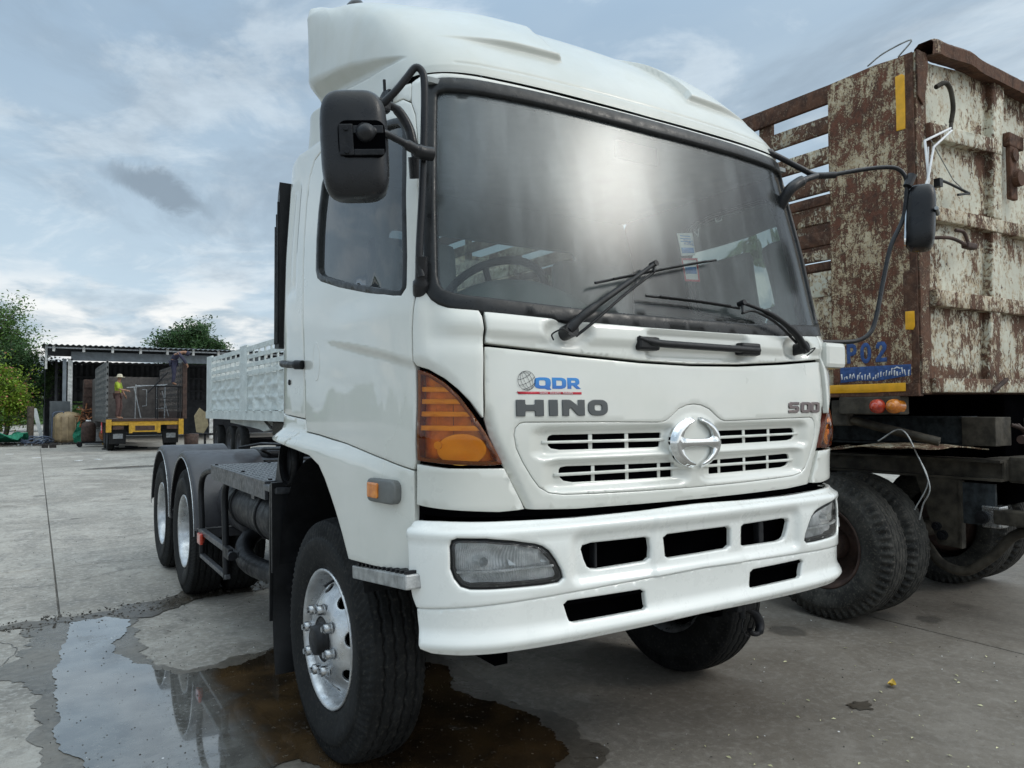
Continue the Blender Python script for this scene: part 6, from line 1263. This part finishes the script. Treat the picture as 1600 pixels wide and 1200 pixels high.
for i in range(n): F.append((i*2, i*2+2, i*2+3, i*2+1))
link('back_wall', arr_mesh(V, F, False), 'shed_dark', SH)
MB().box((3.4, 8.9, 0), (16, 9.05, 2.2)).build('back_wall_base', 'shed_dark', SH); MB().box((-.1, 8.9, 0), (.9, 9.05, 2.2)).build('back_wall_base', 'shed_dark', SH)
link('side_wall', arr_mesh([(-.12, .5, 0), (-.12, 9, 0), (-.12, 9, 4.6), (-.12, .5, 4.3)], [(0, 1, 2, 3)], False), 'shed_dark', SH)
for k in range(3): MB().box((0, 8.6, 1.9+k*.8), (16, 8.7, 2.0+k*.8)).build('girt', 'shed_dark', SH)
# parked lorry nose and cabinet in the shed
q = MB(); q.box((0, 0, .5), (1.6, 2, 1.9), .1); q.box((.15, -.05, 1.85), (1.35, 1.8, 3.05), .06); q = q.build('parked_lorry', 'black_plastic'); q.location = (.35, 37.8, 0); tag(q, 'dark lorry front standing in the shed just left of the grid-sided truck', 'truck')
q = MB(); q.box((0, 0, 2.15), (.95, .5, 3.1), .04); q = q.build('pale_cabinet', 'white_plastic'); q.location = (.55, 37.0, 0); tag(q, 'pale boxy cabinet above the dark lorry at the left of the truck bed', 'cabinet')
q = MB(); q.box((0, 0, 1.0), (.45, 1.0, 3.0), .02)
for z in (1.4, 1.8, 2.2, 2.6): q.box((-.02, -.03, z), (.47, 0, z+.1))
q = q.build('wooden_crate_side', 'rust_brown'); q.location = (-.35, 38.2, 0); tag(q, 'brown slatted wooden side standing upright inside the shed', 'crate')
# ================================================================== CLUTTER BY THE SHED
def put(o, x, y, rz=0): o.location = (x, y, 0); o.rotation_euler = (0, 0, rz); return o
q = MB(); q.box((0, 0, 0), (.85, .08, 2.0), .01); tag(put(q.build('sheet_panel', 'grey_panel'), -1.68, 40.0), 'dark grey upright sheet panel leaning left of the white shed post', 'panel')
q = MB(); q.lathe([(.05, .0), (.05, .55), (.2, .60), (1.1, .60), (1.3, .56), (1.42, .42), (1.48, .2), (1.50, 0)], 'Z', 36)
for a in range(12): q.tube([(.605*math.cos(a*.52), .605*math.sin(a*.52), .1), (.605*math.cos(a*.52), .605*math.sin(a*.52), 1.25)], .02, 5)
tag(put(q.build('water_tank', 'beige_tank'), -.92, 39.3), 'round beige water tank behind the white shed post', 'tank')
q = MB(); V = []; F = []
for i in range(9):
    for j in range(7): V.append((.5*j/6+.05*math.sin(i)+.16*i/8*-1, .04*math.sin(i*1.7+j), 1.02-1.0*i/8+.03*math.sin(j*2)))
for i in range(8):
    for j in range(6): F.append((i*7+j, i*7+j+1, i*7+8+j, i*7+7+j))
gm = link('green_mesh_panel', arr_mesh(V, F, False), 'green_mesh'); so = gm.modifiers.new('s', 'SOLIDIFY'); so.thickness = .02; put(gm, -.62, 38.4); tag(gm, 'bright green mesh sheet leaning right of the beige tank', 'mesh sheet')
q = MB(); q.lathe([(.22, 0), (.22, .25), (.26, .28), (.85, .28), (1.0, .24), (1.06, .12), (1.10, .10), (1.16, .10), (1.17, 0)], 'Z', 32); gc = thing('gas_cylinder', 'squat rust-red gas cylinder with white collar on a low trolley in front of the shed', 'gas cylinder', (-.33, 34.5, 0))
q.build('cylinder_body', 'rust_brown', gc); MB().lathe([(1.02, .10), (1.10, .11), (1.14, .10), (1.14, .06)], 'Z', 20).build('collar', 'decal_white', gc)
tl_ = MB(); tl_.box((-.4, -.3, .16), (1.15, .35, .22), .01)
for x, y in ((-.33, -.25), (-.33, .3), (1.05, -.25), (1.05, .3), (.75, -.25)): tl_.cyl((x, y-.03, .10), (x, y+.03, .10), .10, 14)
tl_ = tl_.build('trolley', 'dark_steel'); put(tl_, -.33, 34.5); tag(tl_, 'low dark trolley carrying the rust-red gas cylinder and reel', 'trolley')
q = MB(); q.lathe([(-.12, .10), (-.13, .22), (-.10, .27), (.10, .27), (.13, .22), (.12, .10)], 'Y', 28, (0, 0, .49)); tag(put(q.build('hose_reel', 'orange_rust'), .32, 34.4), 'brown ring-shaped hose reel lying beside the rust-red gas cylinder', 'reel')
bk = thing('paint_bucket', 'yellow plastic bucket with a darker label left of the truck wheels', 'bucket', (.50, 36.2, 0))
MB().lathe([(0, 0), (0, .20), (.52, .235), (.56, .25), (.60, .25), (.60, .22), (.5, .2)], 'Z', 28).build('bucket_body', 'yellow_paint', bk); MB().lathe([(.18, .217), (.40, .232), (.405, .226)], 'Z', 28, a0=math.pi, a1=2*math.pi).build('bucket_label', 'beige_tank', bk)
q = MB(); q.box((0, 0, 0), (.9, .5, .75), .05); q.lathe([(.75, .35), (.85, .38), (.9, .3)], 'Z', 20, (.4, .25, 0)); tag(put(q.build('scrap_bin', 'galv'), -.35, 36.6), 'pale grey bin full of scrap between the gas cylinder and the shed', 'bin')
q = MB(); rr = np.random.default_rng(4)
for k in range(60):
    a = rr.uniform(-.45, .45, 3)*(1.2, .5, .9)+(.0, 0, .5); d = rr.normal(0, .22, 3); q.tube([a, a+d], rr.uniform(.015, .05), 5)
tag(put(q.build('scrap_heap', 'orange_rust'), .0, 38.2), 'heap of rusty orange scrap parts on the bin in the shed mouth', 'scrap heap').location.z = .75
q = MB(); q.box((-.75, -.35, .0), (.75, .35, .05), .01); q.box((-.6, -.3, .05), (-.45, .3, .1)); q.box((.2, -.3, .05), (.35, .3, .1)); tag(put(q.build('steel_tray', 'dark_steel'), .80, 31.6, .5), 'flat dark steel tray lying on the ground beside the truck rear wheel', 'tray')
for k, (x, y, l_) in enumerate(((-1.9, 34.6, 'left'), (-1.62, 34.5, 'right'))):
    q = MB(); q.box((-.12, -.08, 0), (.12, .08, .16), .02); tag(put(q.build('wheel_chock', 'soot'), x, y, .2*k), 'small dark block on the ground before the shed, %s of a pair' % l_, 'block')
q = MB()
for k in range(5): 
    r0 = .30+.05*k; q.tube([(r0*1.3*math.cos(a)+.05*k, r0*.6*math.sin(a), .06+.05*k+.12*math.sin(a*2+k)) for a in np.linspace(0, 6.28, 30)], .028, 6)
tag(put(q.build('hose_coil', 'blue_grey'), -2.35, 38.2), 'loose coil of blue-grey hose at the foot of the bush', 'hose coil')
q = MB(); q.tube(crom([(0, 0, 0), (.05, 0, 1.2), (.12, 0, 1.45), (.45, 0, 1.5), (.5, .0, 1.4)], 5), .03, 6); tag(put(q.build('bent_pipe', 'blue_grey'), -1.62, 39.0), 'thin bent grey pipe standing before the dark sheet panel', 'pipe')
q = MB(); q.prism([(-.05, 0), (.10, 0), (-.25, 1.65), (-.45, 1.70)], 'Y', 0, .05); tag(put(q.build('leaning_board', 'white_plastic'), -1.95, 39.6), 'long whitish board leaning between the bush and the dark panel', 'board')
q = MB(); q.tube([(0, 0, 0), (.02, 0, 1.75)], .14, 8); q.cyl((-.02, -.15, 1.35), (-.02, -.18, 1.35), .08, 10); tag(put(q.build('wooden_stump_post', 'bark'), -2.45, 38.6), 'thick weathered wooden post between the bush and the shed', 'post')
q = MB(); q.prism([(-.1, .1), (.15, .05), (.32, .35), (.25, .80), (.0, 1.0), (-.18, .7)], 'Y', 0, .06); tag(put(q.build('bent_sheet', 'cloth_khaki'), 2.9, 27.6), 'bent khaki metal sheet hanging at the corner of the mint-white trailer', 'metal sheet'); bpy.data.objects['bent_sheet'].location.z = .62
q = MB(); q.box((0, 0, .5), (1.4, .5, .58)); [q.box((x, 0, 0), (x+.08, .08, .55)) for x in (0, .5, 1.3)]; tag(put(q.build('work_bench', 'dark_steel'), 3.1, 30.6), 'low dark steel bench behind the front of the mint-white trailer', 'bench')
q = MB(); q.lathe([(0, 0), (0, .25), (.6, .27), (.62, 0)], 'Z', 20); tag(put(q.build('rusty_drum', 'rust_brown'), 2.95, 29.6), 'small rusty drum on the ground right of the yellow tail end', 'drum')
for k, (x, y) in enumerate(((-2.2, 27), (-1.1, 24.5), (-.55, 24.8), (-3.0, 30))):
    q = MB(); q.box((-.12, -.06, 0), (.12, .06, .012)); q = tag(put(q.build('paper_scrap', 'decal_white'), x, y, k), 'scrap of white paper lying on the far concrete, '+('beside the dark blocks', 'nearest the camera, left of its neighbour', 'right one of the near pair', 'at the far left')[k], 'litter', 'white paper scraps on the far concrete')
# ragged kerb line of soil and rubble at the yard edge
scatter('rubble', 900, lambda r: (r.uniform(-8, -.6), r.uniform(37.6, 40)), .03, .11, 'soot', .7, 21)
scatter('rubble_pale', 120, lambda r: (r.uniform(-7, -1), r.uniform(37, 39.6)), .02, .07, 'galv', .7, 22)
link('yard_edge', arr_mesh([(-30, 37.2, .02), (-1.9, 36.9, .02), (-.2, 38.5, .02), (-.2, 50, .02), (-30, 50, .02)], [(0, 1, 2, 3, 4)], False), 'mud', kind='structure')
q = sheet('green_tarp', [(-3.9, 37.9), (-2.9, 37.8), (-2.5, 38.4), (-2.9, 39.2), (-3.9, 39.0)], .3, 'green_mesh', .1, 5, kind=None, seed=61)
me = q.data
for v in me.vertices: v.co.z = .15+.45*abs(math.sin(v.co.x*2.2+v.co.y*3))
q['kind'] = 'stuff'
del q['kind']; tag(q, 'dark green crumpled tarpaulin on the ground under the bush', 'tarpaulin'); so = q.modifiers.new('s', 'SOLIDIFY'); so.thickness = .05
# ================================================================== TREES
def tree(name, label, x, y, h, crown_r, crown_z, leafmat, nleaf, seed, leafs=.12, trunk_r=.16, nb=26, flat=1.0, clus=.55, gapp=.5, cat='tree', sx=1.0):
    rr = np.random.default_rng(seed); T = thing(name, label, cat, (x, y, 0)); tb = MB(); tips = []
    fork = crown_z-crown_r*flat*.75; tb.tube(crom([(0, 0, 0), (rr.normal(0, .1), rr.normal(0, .1), fork*.5), (rr.normal(0, .15), rr.normal(0, .15), fork)], 4), [trunk_r]*4+[trunk_r*.8]*5, 8)
    for k in range(nb):
        a = rr.uniform(0, 6.28); el = rr.uniform(-.35, 1.45); L = crown_r*rr.uniform(.6, 1.0); d = np.array([math.cos(a)*math.cos(el)*sx, math.sin(a)*math.cos(el), math.sin(el)*flat])
        st = np.array([0, 0, fork*rr.uniform(.8, 1.0)]); cen = np.array([0, 0, crown_z]); end = cen+d*L; mid = (st+end)/2+rr.normal(0, .15*crown_r, 3)
        br = crom([st, mid, end], 6); tb.tube(br, list(np.linspace(trunk_r*.42, .012, len(br))), 5)
        for q in br[5:]:
            tips.append((q, clus))
            for s_ in range(3):
                e2 = np.array(q)+rr.normal(0, crown_r*.17, 3); tb.tube([q, (np.array(q)+e2)/2+rr.normal(0, .05, 3), e2], [.014, .01, .006], 4); tips.append((e2, clus))
    tb.build('trunk', 'bark', T)
    tips = [t for t in tips if rr.random() > gapp*.25]; n = nleaf; ti = rr.integers(0, len(tips), n); C = np.array([tips[i][0] for i in ti]); sg_ = crown_r*.070*clus/.55
    pos = C+rr.normal(0, 1, (n, 3))*sg_*np.array([1, 1, .75]); keep = pos[:, 2] > .25; pos = pos[keep]; n = len(pos)
    u_ = rr.normal(0, 1, (n, 3)); u_[:, 2] *= .6; u_ /= np.linalg.norm(u_, axis=1)[:, None]; w_ = np.cross(u_, rr.normal(0, 1, (n, 3))+np.array([0, 0, 1.2])); w_ /= np.linalg.norm(w_, axis=1)[:, None]; s = leafs*rr.uniform(.5, 1.3, n)[:, None]
    V = np.stack([pos-u_*s*.5, pos+w_*s*.22, pos+u_*s*.5, pos-w_*s*.22], 1).reshape(-1, 3); F = np.arange(4*n).reshape(-1, 4)
    me = bpy.data.meshes.new('crown'); me.vertices.add(len(V)); me.vertices.foreach_set('co', V.astype(np.float32).ravel()); me.loops.add(F.size); me.loops.foreach_set('vertex_index', F.astype(np.int32).ravel()); me.polygons.add(n); me.polygons.foreach_set('loop_start', np.arange(0, F.size, 4, dtype=np.int32)); me.polygons.foreach_set('loop_total', np.full(n, 4, dtype=np.int32)); me.update(calc_edges=True)
    link('crown', me, leafmat, T); return T
tree('tall_tree', 'tall open-crowned tree at the left edge, sky showing through its leaves', -5.0, 47.5, 8, 3.05, 4.55, 'leaf_mid', 52000, 3, .20, .18, 60, 1.0, .82, .35)
tree('round_tree', 'dark round-crowned tree rising behind the shed roof', 7.3, 58, 9, 2.15, 6.25, 'leaf_dark', 34000, 5, .24, .2, 46, .80, .85, .2, sx=1.15)
tree('understory_tree', 'dark lower tree filling the gap between the bush and the shed', -3.6, 45.0, 5, 1.9, 3.3, 'leaf_dark', 24000, 6, .17, .12, 36, .95, .8, .1)
tree('flowering_bush', 'big yellow-green bush with reddish flowers at the left edge of the yard', -4.3, 40.5, 4, 1.75, 2.35, 'leaf_bush', 46000, 8, .14, .08, 56, .95, .85, 0, cat='bush')
tree('low_bush', 'lower green bush in front of the big flowering bush', -4.9, 38.9, 2, 1.3, 1.2, 'leaf_mid', 18000, 9, .13, .05, 30, .8, .85, 0, cat='bush')
tree('shade_tree', 'tree behind the tall tree at far left', -8.6, 50, 9, 3.2, 5.2, 'leaf_mid', 16000, 10, .2, .2, 34, 1.0, .6, .3)
for k, (x, y, r_) in enumerate(((-.6, 66, 2.6), (3.5, 70, 2.9), (-4.5, 68, 2.8), (9, 72, 3))):
    tree('far_tree', 'light green tree %s' % ('seen through the gap under the shed roof', 'behind the shed, farther right of the gap', 'beyond the yard behind the understory tree', 'far behind the mint-white trailer')[k], x, y, 4.5, r_, 2.6, 'leaf_far', 5000, 20+k, .3, .15, 20, .7, .6, 0)
# long low hedge line on the horizon
rr = np.random.default_rng(33); V = []; F = []
for k in range(26000):
    a = rr.uniform(-1.5, 1.9); R0 = rr.uniform(95, 125); x, y = R0*math.sin(a), R0*math.cos(a); hgt = 3.2+1.6*math.sin(a*23)+1.0*math.sin(a*61+1); z = hgt*rr.random()**.8; s = rr.uniform(.3, .8); d = rr.normal(0, 1, 3)*s; e_ = rr.normal(0, 1, 3)*s*.5; b = len(V)
    V += [(x-d[0], y-d[1], z-d[2]*.5), (x+e_[0], y+e_[1], z+e_[2]), (x+d[0], y+d[1], z+d[2]*.5), (x-e_[0], y-e_[1], z-e_[2])]; F.append((b, b+1, b+2, b+3))
link('far_woods', arr_mesh(V, F, False), 'leaf_far', kind='stuff')
bpy.context.view_layer.update()
